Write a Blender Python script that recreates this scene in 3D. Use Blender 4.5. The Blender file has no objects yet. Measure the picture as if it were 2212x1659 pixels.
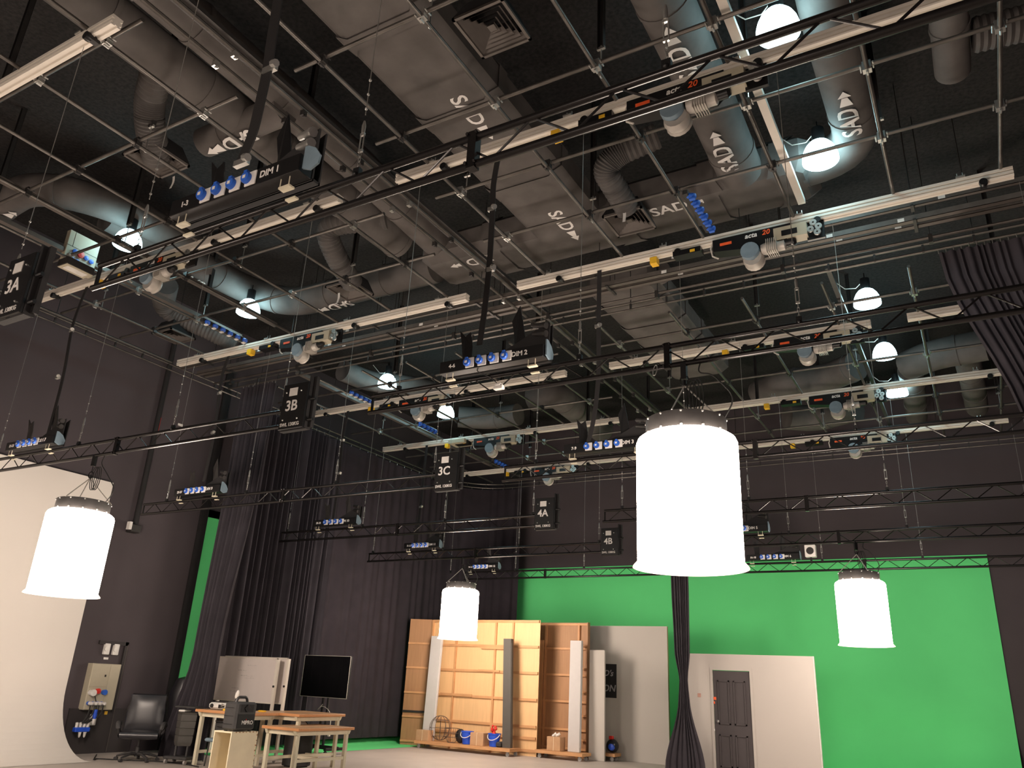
import bpy, math, random
from mathutils import Vector, Matrix
random.seed(7)
sc = bpy.context.scene
COL = sc.collection
PI = math.pi
# ------------------------------------------------------------------ camera
F, CX, CY = 1706.14, 1106.0, 829.5
YAW, PITCH, ROLL = 0.539377849, 0.363989969, 0.050174919
CAM = Vector((0, 0, 1.6))
_f = Vector((-math.sin(YAW)*math.cos(PITCH), math.cos(YAW)*math.cos(PITCH), math.sin(PITCH)))
_r0 = Vector((math.cos(YAW), math.sin(YAW), 0)); _u0 = _r0.cross(_f)
RT = _r0*math.cos(ROLL) + _u0*math.sin(ROLL)
UP = -_r0*math.sin(ROLL) + _u0*math.cos(ROLL)
cd = bpy.data.cameras.new('camera'); cam = bpy.data.objects.new('camera', cd); COL.objects.link(cam)
cd.sensor_fit = 'HORIZONTAL'; cd.sensor_width = 36.0; cd.lens = F/2212*36; cd.clip_end = 200
cam.matrix_world = Matrix(((RT.x, UP.x, -_f.x, 0), (RT.y, UP.y, -_f.y, 0), (RT.z, UP.z, -_f.z, 1.6), (0, 0, 0, 1)))
sc.camera = cam
# ------------------------------------------------------------------ world, exposure
w = bpy.data.worlds.new('world'); sc.world = w; w.use_nodes = True
w.node_tree.nodes['Background'].inputs[0].default_value = (0.55, 0.5, 0.47, 1)
w.node_tree.nodes['Background'].inputs[1].default_value = 0.02
vs = sc.view_settings; vs.view_transform = 'Standard'; vs.look = 'None'; vs.gamma = 1; vs.use_curve_mapping = False
vs.exposure = 0.0
DRUM_E, BAY_E = 47.0, 17.0
DRUM_C, BAY_C = (1.0, 0.83, 0.70), (0.55, 0.93, 1.0)

def ray(x, y):
    return RT*((x-CX)/F) - UP*((y-CY)/F) + _f
def on(axis, val, x, y):
    d = ray(x, y); return CAM + d*((val-CAM[axis])/d[axis])

# ------------------------------------------------------------------ materials
MATS = {}
def mat(name, col, rough=0.6, metal=0.0, var=0.12, scale=8.0, bump=0.0, emit=None, es=0.0, alpha=None, spec=None, kind='noise', trans=None):
    if name in MATS: return MATS[name]
    m = bpy.data.materials.new(name); m.use_nodes = True; nt = m.node_tree; N = nt.nodes; L = nt.links
    b = N['Principled BSDF']
    b.inputs['Roughness'].default_value = rough; b.inputs['Metallic'].default_value = metal
    if spec is not None: b.inputs['Specular IOR Level'].default_value = spec
    tc = N.new('ShaderNodeTexCoord'); mp = N.new('ShaderNodeMapping'); L.new(tc.outputs['Object'], mp.inputs[0])
    nz = N.new('ShaderNodeTexNoise'); nz.inputs['Scale'].default_value = scale; nz.inputs['Detail'].default_value = 5
    if kind == 'grain': mp.inputs['Scale'].default_value = (6, 6, 0.5)
    if kind == 'grainx': mp.inputs['Scale'].default_value = (0.5, 6, 6)
    L.new(mp.outputs[0], nz.inputs['Vector'])
    r = N.new('ShaderNodeValToRGB'); L.new(nz.outputs['Fac'], r.inputs[0])
    r.color_ramp.elements[0].position = 0.3; r.color_ramp.elements[1].position = 0.7
    r.color_ramp.elements[0].color = tuple(c*(1-var) for c in col)+(1,)
    r.color_ramp.elements[1].color = tuple(min(1, c*(1+var)) for c in col)+(1,)
    L.new(r.outputs[0], b.inputs['Base Color'])
    if bump:
        bp = N.new('ShaderNodeBump'); bp.inputs['Strength'].default_value = bump; bp.inputs['Distance'].default_value = 0.02
        L.new(nz.outputs['Fac'], bp.inputs['Height']); L.new(bp.outputs[0], b.inputs['Normal'])
    if emit:
        b.inputs['Emission Color'].default_value = tuple(emit)+(1,); b.inputs['Emission Strength'].default_value = es
    MATS[name] = m; return m
BLK = mat('black_metal', (.012, .012, .013), .38, .3)
BLKM = mat('black_matte', (.014, .013, .014), .75)
CHORD = mat('truss_black', (.022, .02, .02), .26, .6)
STEEL = mat('grid_pipe_steel', (.13, .12, .11), .42, .7, var=.25, scale=4)
DSTEEL = mat('dark_steel', (.05, .047, .046), .5, .5)
ZINC = mat('zinc', (.5, .5, .48), .35, .8)
ALU = mat('rail_aluminium', (.74, .69, .62), .5, .1, var=.03)
TRAY = mat('tray_grey', (.12, .105, .095), .55, .3)
DUCT = mat('duct_wrap', (.105, .095, .09), .8, var=.2, scale=3, bump=.5)
FLEX = mat('flex_duct', (.08, .073, .07), .7, var=.2, scale=5)
CEIL = mat('ceiling_black', (.016, .014, .0135), .95, var=.6, scale=18, bump=.6)
WALLB = mat('wall_black', (.066, .054, .060), .9, var=.06, scale=1.2, bump=.05)
PAINTB = mat('wall_black_gloss', (.03, .025, .026), .7, var=.1, scale=2)
CYC = mat('cyc_white', (.72, .68, .63), .8, var=.015, scale=.8)
GREEN = mat('chroma_green', (.13, .76, .25), .8, var=.03, scale=.9)
GREENF = mat('chroma_green_floor', (.14, .6, .24), .8, var=.06, scale=1.5)
FLOOR = mat('floor_vinyl', (.46, .41, .37), .5, var=.06, scale=1.6, bump=.02)
CURT = mat('curtain_velvet', (.031, .026, .032), .95, var=.12, scale=3, spec=.15)
CURT2 = mat('curtain_navy', (.052, .047, .056), .95, var=.12, scale=3, spec=.15)
PLY = mat('plywood', (.72, .46, .23), .6, var=.05, scale=3, kind='grain')
PLYD = mat('plywood_dark', (.38, .20, .095), .6, var=.08, scale=3, kind='grain')
BATT = mat('pine_batten', (.55, .29, .13), .6, var=.1, scale=4)
FLATG = mat('flat_grey', (.50, .47, .43), .8, var=.02, scale=1)
FLATW = mat('flat_white', (.50, .465, .43), .8, var=.02, scale=1)
COLD = mat('column_dark', (.075, .068, .06), .7, var=.04)
COLW = mat('column_white', (.55, .53, .52), .7, var=.02)
CARD = mat('cardboard', (.48, .29, .16), .85, var=.06)
BLUE = mat('blue_plastic', (.02, .09, .62), .4)
SBLUE = mat('socket_blue', (.03, .13, .6), .4)
RED = mat('red_plastic', (.65, .03, .02), .4)
ORNG = mat('orange_label', (.85, .12, .03), .5)
YEL = mat('yellow_label', (.85, .5, .03), .5)
WHT = mat('white_plastic', (.75, .73, .7), .45)
LETTER = mat('letter_white', (.8, .78, .76), .6, var=.02)
CREAM = mat('cream_metal', (.68, .63, .48), .5, var=.05)
PANEL = mat('panel_beige', (.45, .41, .31), .5, var=.03)
BOXW = mat('box_painted', (.78, .69, .50), .6, var=.08, scale=3)
ORWD = mat('table_wood', (.62, .29, .12), .45, var=.08, scale=6, kind='grainx')
ORWT = mat('table_top', (.52, .31, .17), .35, var=.06, scale=6, kind='grainx')
LEATH = mat('black_leather', (.018, .018, .022), .33, var=.1)
BINM = mat('bin_grey', (.07, .066, .06), .6)
PLAS = mat('black_plastic', (.038, .037, .038), .5)
SCRN = mat('screen_glass', (.006, .006, .007), .08)
GLASSG = mat('plate_bluegrey', (.2, .28, .34), .4)
MOTOR = mat('motor_grey', (.5, .47, .43), .5, .3)
WBRD = mat('whiteboard_surface', (.68, .62, .59), .3, var=.015)
WIRE = mat('rusty_wire', (.13, .09, .07), .6, .4)
ROPE = mat('cable_black', (.02, .02, .02), .6)
CORD = mat('cable_white', (.6, .57, .52), .6)
DOORP = mat('door_charcoal', (.062, .052, .055), .6, var=.06, scale=3)
SHADE = mat('lit_drum_fabric', (.9, .88, .85), .8, emit=DRUM_C, es=DRUM_E)
DOME = mat('lit_dome_acrylic', (.9, .9, .9), .5, emit=BAY_C, es=BAY_E)
RIM = mat('drum_rim_fabric', (.85, .78, .72), .8, emit=DRUM_C, es=1.0)
CHALK = mat('chalk', (.35, .34, .36), .9)
INK = mat('faded_marker', (.5, .46, .44), .6)
RUBB = mat('caster_rubber', (.36, .35, .34), .5)

# ------------------------------------------------------------------ geometry collector
class G:
    def __init__(s): s.v = []; s.f = []; s.s = []; s.m = []
    def add(s, vs, fs, smooth=False, m=0):
        o = len(s.v); s.v += [tuple(v) for v in vs]
        for f in fs: s.f.append(tuple(i+o for i in f)); s.s.append(smooth); s.m.append(m)
        return s
    def box(s, x0, x1, y0, y1, z0, z1, m=0):
        v = [(x, y, z) for z in (z0, z1) for y in (y0, y1) for x in (x0, x1)]
        return s.add(v, [(0, 2, 3, 1), (4, 5, 7, 6), (0, 1, 5, 4), (2, 6, 7, 3), (0, 4, 6, 2), (1, 3, 7, 5)], m=m)
    def cbox(s, c, d, m=0): return s.box(c[0]-d[0]/2, c[0]+d[0]/2, c[1]-d[1]/2, c[1]+d[1]/2, c[2]-d[2]/2, c[2]+d[2]/2, m)
    def bbox(s, x0, x1, y0, y1, z0, z1, b=.01, m=0):   # box with chamfered vertical+horizontal rims
        def ring(x0, x1, y0, y1, z, c): return [(x0+c, y0, z), (x1-c, y0, z), (x1, y0+c, z), (x1, y1-c, z), (x1-c, y1, z), (x0+c, y1, z), (x0, y1-c, z), (x0, y0+c, z)]
        R = [ring(x0+b, x1-b, y0+b, y1-b, z0, b*.6), ring(x0, x1, y0, y1, z0+b, b), ring(x0, x1, y0, y1, z1-b, b), ring(x0+b, x1-b, y0+b, y1-b, z1, b*.6)]
        v = sum(R, []); f = []
        for k in range(3):
            for i in range(8): f.append((k*8+i, k*8+(i+1) % 8, (k+1)*8+(i+1) % 8, (k+1)*8+i))
        f.append(tuple(reversed(range(8)))); f.append(tuple(range(24, 32)))
        return s.add(v, f, m=m)
    def tube(s, pts, r, n=8, caps=True, m=0, closed=False):
        pts = [Vector(p) for p in pts]; N = len(pts); rr = r if isinstance(r, (list, tuple)) else [r]*N
        rings = []; prev = None
        for i, p in enumerate(pts):
            if closed: t = pts[(i+1) % N]-pts[i-1]
            else: t = (pts[min(i+1, N-1)]-pts[max(i-1, 0)])
            t.normalize()
            if prev is None:
                a = Vector((0, 0, 1)) if abs(t.z) < .9 else Vector((1, 0, 0)); n1 = t.cross(a).normalized()
            else:
                n1 = (prev-t*prev.dot(t)).normalized()
            prev = n1; n2 = t.cross(n1)
            rings.append([p+(n1*math.cos(2*PI*k/n)+n2*math.sin(2*PI*k/n))*rr[i] for k in range(n)])
        v = [q for R in rings for q in R]; f = []
        for i in range(N if closed else N-1):
            j = (i+1) % N
            for k in range(n): f.append((i*n+k, i*n+(k+1) % n, j*n+(k+1) % n, j*n+k))
        s.add(v, f, True, m)
        if caps and not closed:
            s.add(rings[0], [tuple(reversed(range(n)))], m=m); s.add(rings[-1], [tuple(range(n))], m=m)
        return s
    def lathe(s, c, prof, n=24, m=0, smooth=True, ax=None):
        c = Vector(c); ax = (ax or Vector((0, 0, 1))).normalized()
        a = Vector((1, 0, 0)) if abs(ax.x) < .9 else Vector((0, 1, 0)); e1 = (a-ax*a.dot(ax)).normalized(); e2 = ax.cross(e1)
        v = []; f = []
        for (r, z) in prof:
            for k in range(n):
                t = 2*PI*k/n; v.append(c+ax*z+(e1*math.cos(t)+e2*math.sin(t))*r)
        for i in range(len(prof)-1):
            for k in range(n): f.append((i*n+k, i*n+(k+1) % n, (i+1)*n+(k+1) % n, (i+1)*n+k))
        return s.add(v, f, smooth, m)
    def prism(s, poly, a, b, fn, m=0):      # poly 2D swept from a to b; fn(u,v,w) -> point
        n = len(poly); v = [fn(p[0], p[1], a) for p in poly]+[fn(p[0], p[1], b) for p in poly]
        f = [tuple(reversed(range(n))), tuple(range(n, 2*n))]+[(i, (i+1) % n, n+(i+1) % n, n+i) for i in range(n)]
        return s.add(v, f, m=m)
    def grid(s, fn, nu, nv, m=0, smooth=True):
        v = [fn(i/nu, j/nv) for j in range(nv+1) for i in range(nu+1)]
        f = [(j*(nu+1)+i, j*(nu+1)+i+1, (j+1)*(nu+1)+i+1, (j+1)*(nu+1)+i) for j in range(nv) for i in range(nu)]
        return s.add(v, f, smooth, m)
    def sph(s, c, r, n=10, m=0, sz=1.0):
        return s.lathe(c, [(max(1e-4, r*math.sin(PI*i/n)), -r*sz*math.cos(PI*i/n)) for i in range(n+1)], n*2, m)
    def xf(s, fn): s.v = [tuple(fn(Vector(v))) for v in s.v]; return s
    def mesh(s, name, mats, off=(0, 0, 0)):
        me = bpy.data.meshes.new(name)
        me.from_pydata([(v[0]-off[0], v[1]-off[1], v[2]-off[2]) for v in s.v], [], s.f)
        me.polygons.foreach_set('use_smooth', s.s)
        if not isinstance(mats, (list, tuple)): mats = [mats]
        for q in mats: me.materials.append(q)
        if len(mats) > 1: me.polygons.foreach_set('material_index', s.m)
        me.update()
        if any(s.s): me.set_sharp_from_angle(angle=math.radians(38))
        return me
def tag(o, label=None, cat=None, group=None, kind=None):
    if label: o['label'] = label
    if cat: o['category'] = cat
    if group: o['group'] = group
    if kind: o['kind'] = kind
    return o
def thing(name, label, cat, loc=(0, 0, 0), rz=0, group=None):
    o = bpy.data.objects.new(name, None); COL.objects.link(o); o.location = loc; o.rotation_euler = (0, 0, rz)
    o.empty_display_size = .1
    return tag(o, label, cat, group)
def part(name, g, m, parent, label=None, world=False, loc=None, me=None):
    if me is None: me = g.mesh(name, m, parent.location if world else (0, 0, 0))
    o = bpy.data.objects.new(name, me); COL.objects.link(o); o.parent = parent
    if loc is not None: o.location = loc
    if label: o['label'] = label
    return o
def solo(name, g, m, label, cat, group=None, kind=None):
    xs = [v[0] for v in g.v]; ys = [v[1] for v in g.v]; zs = [v[2] for v in g.v]
    c = ((min(xs)+max(xs))/2, (min(ys)+max(ys))/2, min(zs))
    o = bpy.data.objects.new(name, g.mesh(name, m, c)); COL.objects.link(o); o.location = c
    return tag(o, label, cat, group, kind)
def struct(name, g, m): return solo(name, g, m, None, None, kind='structure')
def dup(root, loc, label=None, rz=None, group=None):
    r = root.copy(); COL.objects.link(r); r.location = loc
    if rz is not None: r.rotation_euler = (0, 0, rz)
    if label: r['label'] = label
    if group: r['group'] = group
    for ch in list(root.children):
        c = ch.copy(); COL.objects.link(c); c.parent = r
        for g in list(ch.children):
            d = g.copy(); COL.objects.link(d); d.parent = c
    return r
_tc = {}
def text_geo(t, size, ext=.002, align='CENTER', shear=0.0):
    """flat lettering: list of verts (x right, y up, z out) and faces"""
    k = (t, size, ext, align, shear)
    if k in _tc: return _tc[k]
    cu = bpy.data.curves.new('t', 'FONT'); cu.body = t; cu.size = size; cu.extrude = ext; cu.align_x = align; cu.align_y = 'CENTER'
    cu.shear = shear; cu.resolution_u = 3; cu.offset = size*.018
    o = bpy.data.objects.new('t', cu); COL.objects.link(o)
    bpy.context.view_layer.update()
    me = bpy.data.meshes.new_from_object(o.evaluated_get(bpy.context.evaluated_depsgraph_get()))
    r = ([tuple(v.co) for v in me.vertices], [tuple(p.vertices) for p in me.polygons])
    bpy.data.objects.remove(o); bpy.data.curves.remove(cu); bpy.data.meshes.remove(me)
    _tc[k] = r; return r
def put_text(g, t, size, c, ex, ey, m=0, ext=.002, align='CENTER', shear=0.0):
    v, f = text_geo(t, size, ext, align, shear); c = Vector(c); ex = Vector(ex).normalized(); ey = Vector(ey).normalized(); ez = ex.cross(ey)
    g.add([c+ex*p[0]+ey*p[1]+ez*p[2] for p in v], f, m=m); return g
X, Y, Z = Vector((1, 0, 0)), Vector((0, 1, 0)), Vector((0, 0, 1))
ORD = ['first', 'second', 'third', 'fourth', 'fifth', 'sixth', 'seventh', 'eighth', 'ninth', 'tenth', 'eleventh', 'twelfth', 'thirteenth', 'fourteenth']

# ================================================================== room shell
XL, XR, YF, YB, ZC = -15.3, 2.75, -7.0, 22.3, 9.6
struct('floor', G().box(XL-.4, XR+.4, YF-.4, YB+.4, -.1, 0), FLOOR)
struct('ceiling', G().box(XL-.4, XR+.4, YF-.4, YB+.4, ZC, ZC+.1), CEIL)
wl = G().box(XL-.3, XL, YF, 12.0, 0, ZC)
wl.box(XL-.3, XL-.02, 12.0, YB, 0, ZC)
struct('wall_left', wl, WALLB)
struct('wall_right', G().box(XR, XR+.3, YF, YB, 0, ZC), WALLB)
struct('wall_back', G().box(XL-.3, XR+.3, YB, YB+.3, 0, ZC), WALLB)
struct('wall_front', G().box(XL-.3, XR+.3, YF-.3, YF, 0, ZC), WALLB)
struct('trim_1', G().box(XL, XL+.035, 9.85, 11.3, 0, .80), PAINTB)            # dado panelling under the electrics
struct('trim_2', G().box(XL-.01, XL+.05, 11.94, 12.14, 0, 8.6), BLKM)            # black return of the wall before the green
# white cyclorama (left), green cyclorama (left + back)
def cove(x0, R, top, n=14):
    pr = [(x0, top)]
    for i in range(n+1):
        a = PI/2*i/n; pr.append((x0+R-R*math.cos(a), R-R*math.sin(a)))
    return pr
pr = cove(XL+.12, 1.15, 5.1)
poly = pr+[(XL+.12+1.25, 0.004), (XL+.12+1.15, -.0), (XL+.03, 0.0), (XL+.03, 5.1)]
g = G().prism([(a, max(b, .003) if i < len(pr) else b) for i, (a, b) in enumerate(poly)], -6.9, 9.62, lambda u, v, w_: (u, w_, v))
solo('cyclorama_wall', g, CYC, 'white curved cyclorama wall sweeping into the floor at the left edge', 'cyclorama')
def greenfn(u, v):
    # u along L path, v up the profile
    pts = cove(0, 1.2, 5.07, 12); pts = list(reversed(pts)); pts = [(2.0, 0.004)]+[(a, max(b, .004)) for a, b in pts]
    k = v*(len(pts)-1); i = min(int(k), len(pts)-2); t = k-i
    d = pts[i][0]*(1-t)+pts[i+1][0]*t; h = pts[i][1]*(1-t)+pts[i+1][1]*t
    x0, y0 = XL+.04, YB-.04; y_s, x_e = 12.15, .2
    R = 2.0; L1 = (y0-R)-y_s; L2 = PI/2*R; L3 = x_e-(x0+R); s = u*(L1+L2+L3)
    if s < L1: return (x0+d, y_s+s, h)
    if s < L1+L2:
        a = (s-L1)/R; return (x0+R-(R-d)*math.cos(a), y0-R+(R-d)*math.sin(a), h)
    return (x0+R+(s-L1-L2), y0-d, h)
g = G().grid(greenfn, 120, 14)
g.box(XL-.01, XL+.04, 12.15, YB-2, 4.9, 5.07); g.box(XL+2, .2, YB-.05, YB-.01, 4.9, 5.07)
solo('green_screen_cyclorama', g, GREEN, 'bright green chroma wall curving round the far corner behind the scenery flats', 'green screen')

# ================================================================== overhead grid
GZ = 7.6
BX = [-14.1+.0, -13.05, -11.84, -10.62, -9.46, -8.26, -7.05, -5.22, -3.93, -2.71, -1.49, -.28, .88, 2.1]
AY1 = [2.1, 3.3, 4.53, 5.9, 7.16, 8.38]
AY2 = [12.55, 15.2, 17.6, 18.8]
def coupler_mesh():
    g = G(); g.cbox((0, 0, .03), (.085, .07, .11)); g.tube([(-.06, -.05, .02), (-.06, .05, .02)], .009, 6); g.tube([(.06, -.05, .04), (.06, .05, .04)], .009, 6)
    g.tube([(0, -.03, -.045), (0, .03, -.045)], .012, 6)
    return g.mesh('coupler', ZINC)
CPL = coupler_mesh()
CPD = CPL.copy(); CPD.materials[0] = DSTEEL
def pipe(p, q, label, group=None, r=.024, cps=()):
    p = Vector(p); q = Vector(q)
    t = thing('grid_pipe', label, 'pipe', tuple((p+q)/2), 0, group)
    g = G().tube([p-(p+q)/2, q-(p+q)/2], r, 10); part('pipe_run', g, STEEL, t)
    for c in cps:
        part('coupler', None, None, t, loc=Vector(c)-(p+q)/2, me=CPL if (int(c[0]*7+c[1]*3) % 2) else CPD)
    return t
for i, x in enumerate(BX):
    if x > -1e9:
        side = 'left' if x < -6.3 else 'right'
        n = i if side == 'left' else i-7
        ys = [y for y in AY1 if not (i == 0)]
        pipe((x, -3, GZ), (x, 9.6, GZ), 'near-half lengthwise ceiling grid pipe, %s from the left in the %s bay' % (ORD[n], side),
             cps=[(x, y, GZ) for y in ys])
        if i > 0:
            pipe((x, 11.6, GZ), (x, 20.9, GZ), 'far-half lengthwise ceiling grid pipe, %s from the left in the %s bay' % (ORD[n], side),
                 cps=[(x, y, GZ) for y in AY2])
for k, y in enumerate(AY1):
    pipe((-14.1, y, GZ+.055), (-6.5, y, GZ+.055), 'cross pipe of the near ceiling grid, left bay, %s row away' % ORD[k])
    pipe((-5.62, y, GZ+.055), (2.4, y, GZ+.055), 'cross pipe of the near ceiling grid, right bay, %s row away' % ORD[k])
for k, y in enumerate(AY2):
    pipe((-14.0, y, GZ+.055), (-6.5, y, GZ+.055), 'cross pipe beyond the curtain track, left bay, %s row away' % ORD[k])
    pipe((-5.62, y, GZ+.055), (2.4, y, GZ+.055), 'cross pipe beyond the curtain track, right bay, %s row away' % ORD[k])
# drop hangers from the slab to the grid
def hanger_root():
    t = thing('hanger_strut', '', 'hanger', (0, 0, GZ))
    g = G(); g.box(-.035, -.028, -.03, .03, .35, 2.0); g.box(-.035, .035, .022, .03, .35, 2.0); g.box(.028, .035, -.03, .03, .35, 2.0)
    part('channel', g, DSTEEL, t)
    g = G(); g.tube([(0, 0, .02), (0, 0, .4)], .008, 6); g.tube([(0, .026*math.sin(a), .0+.03*math.cos(a)) for a in [k*PI/6 for k in range(12)]], .006, 5, closed=True); g.cbox((0, 0, .36), (.09, .03, .03))
    part('threaded_rod', g, ZINC, t)
    return t
hang = []
for i, x in enumerate(BX):
    if i in (0,): continue
    for k, y in enumerate(AY1+AY2):
        if (i+k*2) % 3 == 0: hang.append((x, y+.12, i, k))
hr = None
for (x, y, i, k) in hang:
    sd = 'left bay' if i < 7 else 'right bay'
    lab = 'vertical channel hanger, %s cross row away, on the %s lengthwise pipe, %s' % (ORD[k], ORD[i if i < 7 else i-7], sd)
    if hr is None: hr = hanger_root(); hr.location = (x, y, GZ); hr['label'] = lab
    else: dup(hr, (x, y, GZ), lab)
    (hr if hr else None)

# ================================================================== lighting bars (aluminium rails) with winches
RAILP = [(-.055, .06), (-.055, .025), (-.03, .02), (-.03, .01), (-.055, .005), (-.055, -.025), (-.03, -.03), (-.03, -.04), (-.055, -.045), (-.05, -.06), (-.015, -.06), (-.012, -.045), (.012, -.045), (.015, -.06), (.05, -.06), (.055, -.045), (.03, -.04), (.03, -.03), (.055, -.025), (.055, .005), (.03, .01), (.03, .02), (.055, .025), (.055, .06)]
BARY = [3.13, 6.48, 9.6, 13.26, 16.4, 19.5]
BZ = 7.53
def rail(x0, x1, y, label, segs=()):
    t = thing('lighting_bar', label, 'lighting bar', ((x0+x1)/2, y, BZ))
    xs = [x0]+list(segs)+[x1]
    for a, b in zip(xs[::2], xs[1::2]):
        g = G().prism(RAILP, a-(x0+x1)/2, b-(x0+x1)/2, lambda u, v, w_: (w_, u, v)); part('rail', g, ALU, t)
    n = 4
    for k in range(n):
        xx = x0+(x1-x0)*(.08+.84*k/(n-1))-(x0+x1)/2
        g = G(); g.cbox((xx, 0, .075), (.1, .14, .02)); g.tube([(xx-.03, 0, .07), (xx-.03, 0, .16)], .007, 6); g.tube([(xx+.03, 0, .07), (xx+.03, 0, .16)], .007, 6)
        part('rail_clamp', g, ZINC, t)
        g = G(); g.lathe((xx+.22, -.06, -.08), [(.001, -.03), (.045, -.03), (.05, 0), (.045, .03), (.001, .03)], 12, ax=Y); g.cbox((xx+.22, 0, -.07), (.07, .1, .06))
        part('cable_pulley', g, BLK, t)
    return t
def winch(x, y, label):
    t = thing('hoist_winch', label, 'winch', (x, y, 7.08))
    g = G()
    g.prism([(-.62, .40), (-.62, .22), (-.15, .16), (-.05, .12), (.30, .12), (.42, .24), (.42, .40)], -.10, .08, lambda u, v, w_: (u, w_, v))
    part('housing', g, BLK, t)
    g = G(); g.box(.20, .62, -.115, .06, .18, .36); part('end_plate', g, PANEL, t)
    g = G(); g.box(.30, .5, -.12, -.10, .22, .30); part('plate_slot', g, BLK, t)
    g = G(); g.lathe((-.12, -.13, .10), [(.001, -.02), (.12, -.02), (.125, .0), (.125, .12), (.001, .12)], 20, ax=Y); part('drum_cover', g, GLASSG, t)
    g = G(); g.lathe((-.1, 0, .02), [(.05, -.09), (.12, -.09), (.14, -.03), (.12, .04), (.14, .06), (.1, .1), (.001, .1)], 16, ax=Y)
    g.lathe((.12, -.05, .12), [(.001, -.1), (.07, -.1), (.085, -.04), (.085, .1), (.07, .12), (.07, .2), (.04, .22), (.001, .22)], 12, ax=X)
    for q in range(6): g.cbox((.1+.025*q, -.05, .12), (.008, .19, .19))
    part('gear_motor', g, MOTOR, t)
    g = G(); g.lathe((.38, -.05, .14), [(.001, -.06), (.055, -.06), (.055, .06), (.03, .09), (.001, .09)], 12, ax=X); part('motor_brake', g, BLK, t)
    for q, (a, b) in enumerate([(.70, .34), (.76, .27), (.66, .25), (.74, .19)]):
        g = G().lathe((a, -.08, b), [(.012, -.012), (.045, -.012), (.035, 0), (.045, .012), (.012, .012)], 14, ax=Y); part('sheave', g, ZINC, t)
    g = G(); g.box(.60, .82, .0, .04, .14, .40); part('sheave_bracket', g, BLK, t)
    g = G(); put_text(g, 'acta', .10, (-.18, -.105, .34), X, Z, align='LEFT', shear=.2); part('logo_lettering', g, LETTER, t)
    g = G(); put_text(g, '20', .10, (.05, -.105, .34), X, Z, align='LEFT', shear=.2); part('logo_number', g, ORNG, t)
    g = G(); g.box(-.52, -.36, -.105, -.10, .285, .325); part('warning_label', g, ORNG, t)
    g = G(); g.tube([(-.62, -.05, .4), (-.66, -.06, .3), (-.64, -.05, .18), (-.56, -.06, .12)], .012, 6); part('feed_cable', g, CORD, t)
    part('limit_switch', G().box(-1.55, -1.45, -.06, .06, .28, .38), YEL, t); part('control_box', G().box(-1.2, -.8, -.08, .08, .3, .38), BLK, t); part('yellow_tag', G().box(-.95, -.88, -.085, -.08, .31, .35), YEL, t)
    return t
names = ['nearest', 'second nearest', 'third nearest', 'fourth', 'fifth', 'farthest']
for k, y in enumerate(BARY):
    if k == 0: rail(-13.8, -6.62, y, 'pale aluminium lighting bar crossing the top left corner of the photo')
    else: rail(-13.85, -6.68, y, 'pale aluminium lighting bar in the left bay, %s row away' % ORD[k])
    sg = (-1.0, -.45) if k == 3 else ()
    rail(-5.72, 1.0 if k else 2.0, y, 'pale aluminium lighting bar in the right bay, %s row away' % ORD[k], sg)
WX = {1: (-10.3, -1.95), 2: (-10.2, -1.95), 3: (-10.2, -1.95), 4: (-10.2, -1.95), 5: (-10.2, -2.05)}
ACT = {}
def winch_root():
    return winch(0, 0, 'x')
wr = None
for k in range(1, 6):
    for sd, x in zip(('left', 'right'), WX[k]):
        lab = 'black hoist winch with orange labels, %s bay, lighting bar %s row away' % (sd, ORD[k])
        if wr is None: wr = winch(x, BARY[k], lab)
        else: dup(wr, (x, BARY[k], 7.08), lab)
# ================================================================== ladder trusses
ROWY = [3.14, 6.48, 9.72, 12.96, 16.0, 19.57]
ZLO, ZHI = 4.405, 4.60
PER = .52
def brace_mesh(up):
    g = G(); a = (0, 0, 0) if up else (0, 0, ZHI-ZLO-.03); b = (PER*.42, 0, ZHI-ZLO-.03) if up else (PER*.42, 0, 0)
    g.tube([a, b], .0075, 6); return g.mesh('brace', CHORD)
BRU, BRD = brace_mesh(True), brace_mesh(False)
def truss(x0, x1, y, label, joints=()):
    t = thing('ladder_truss', label, 'truss', (x0, y, ZLO))
    L = x1-x0
    part('upper_chord', G().tube([(0.03, 0, ZHI-ZLO), (L, 0, ZHI-ZLO)], .025, 12), CHORD, t)
    part('lower_chord', G().tube([(0, 0, 0), (L, 0, 0)], .025, 12), CHORD, t)
    g = G(); g.box(.03, .05, -.012, .012, 0, ZHI-ZLO); g.box(L-.06, L-.03, -.012, .012, 0, ZHI-ZLO); part('end_post', g, CHORD, t)
    n = int((L-.3)/PER)
    for i in range(n):
        part('brace', None, None, t, loc=(.12+i*PER, 0, .015), me=BRU); part('brace', None, None, t, loc=(.12+i*PER+PER*.5, 0, .015), me=BRD)
    for j in joints:
        g = G(); g.box(j-x0-.028, j-x0+.028, -.028, .028, -.03, .225)
        for q in (-.03, .03): g.sph((j-x0+q, -.035, ZHI-ZLO+.01), .012, 4); g.sph((j-x0+q, -.035, .0), .012, 4)
        part('splice_plate', g, CHORD, t)
    return t
trn = ['3A', '3B', '3C', '4A', '4B']
tdesc_l = ['black ladder truss ending at the 3A plate, cut off by the left edge', 'black ladder truss ending at the 3B plate, the left drum lamp hanging under it',
           'black ladder truss ending at the 3C plate', 'black ladder truss ending at the 4A plate', 'black ladder truss ending at the 4B plate in the left bay',
           'black ladder truss closest to the green wall, left bay, ending behind the big drum lamp']
x0L = [-13.9, -13.9, -14.2, -13.7, -13.65, -13.0]
for k in range(6):
    truss(x0L[k], -7.05 if k < 5 else -6.9, ROWY[k], tdesc_l[k], joints=(-10.35,) if k else ())
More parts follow.
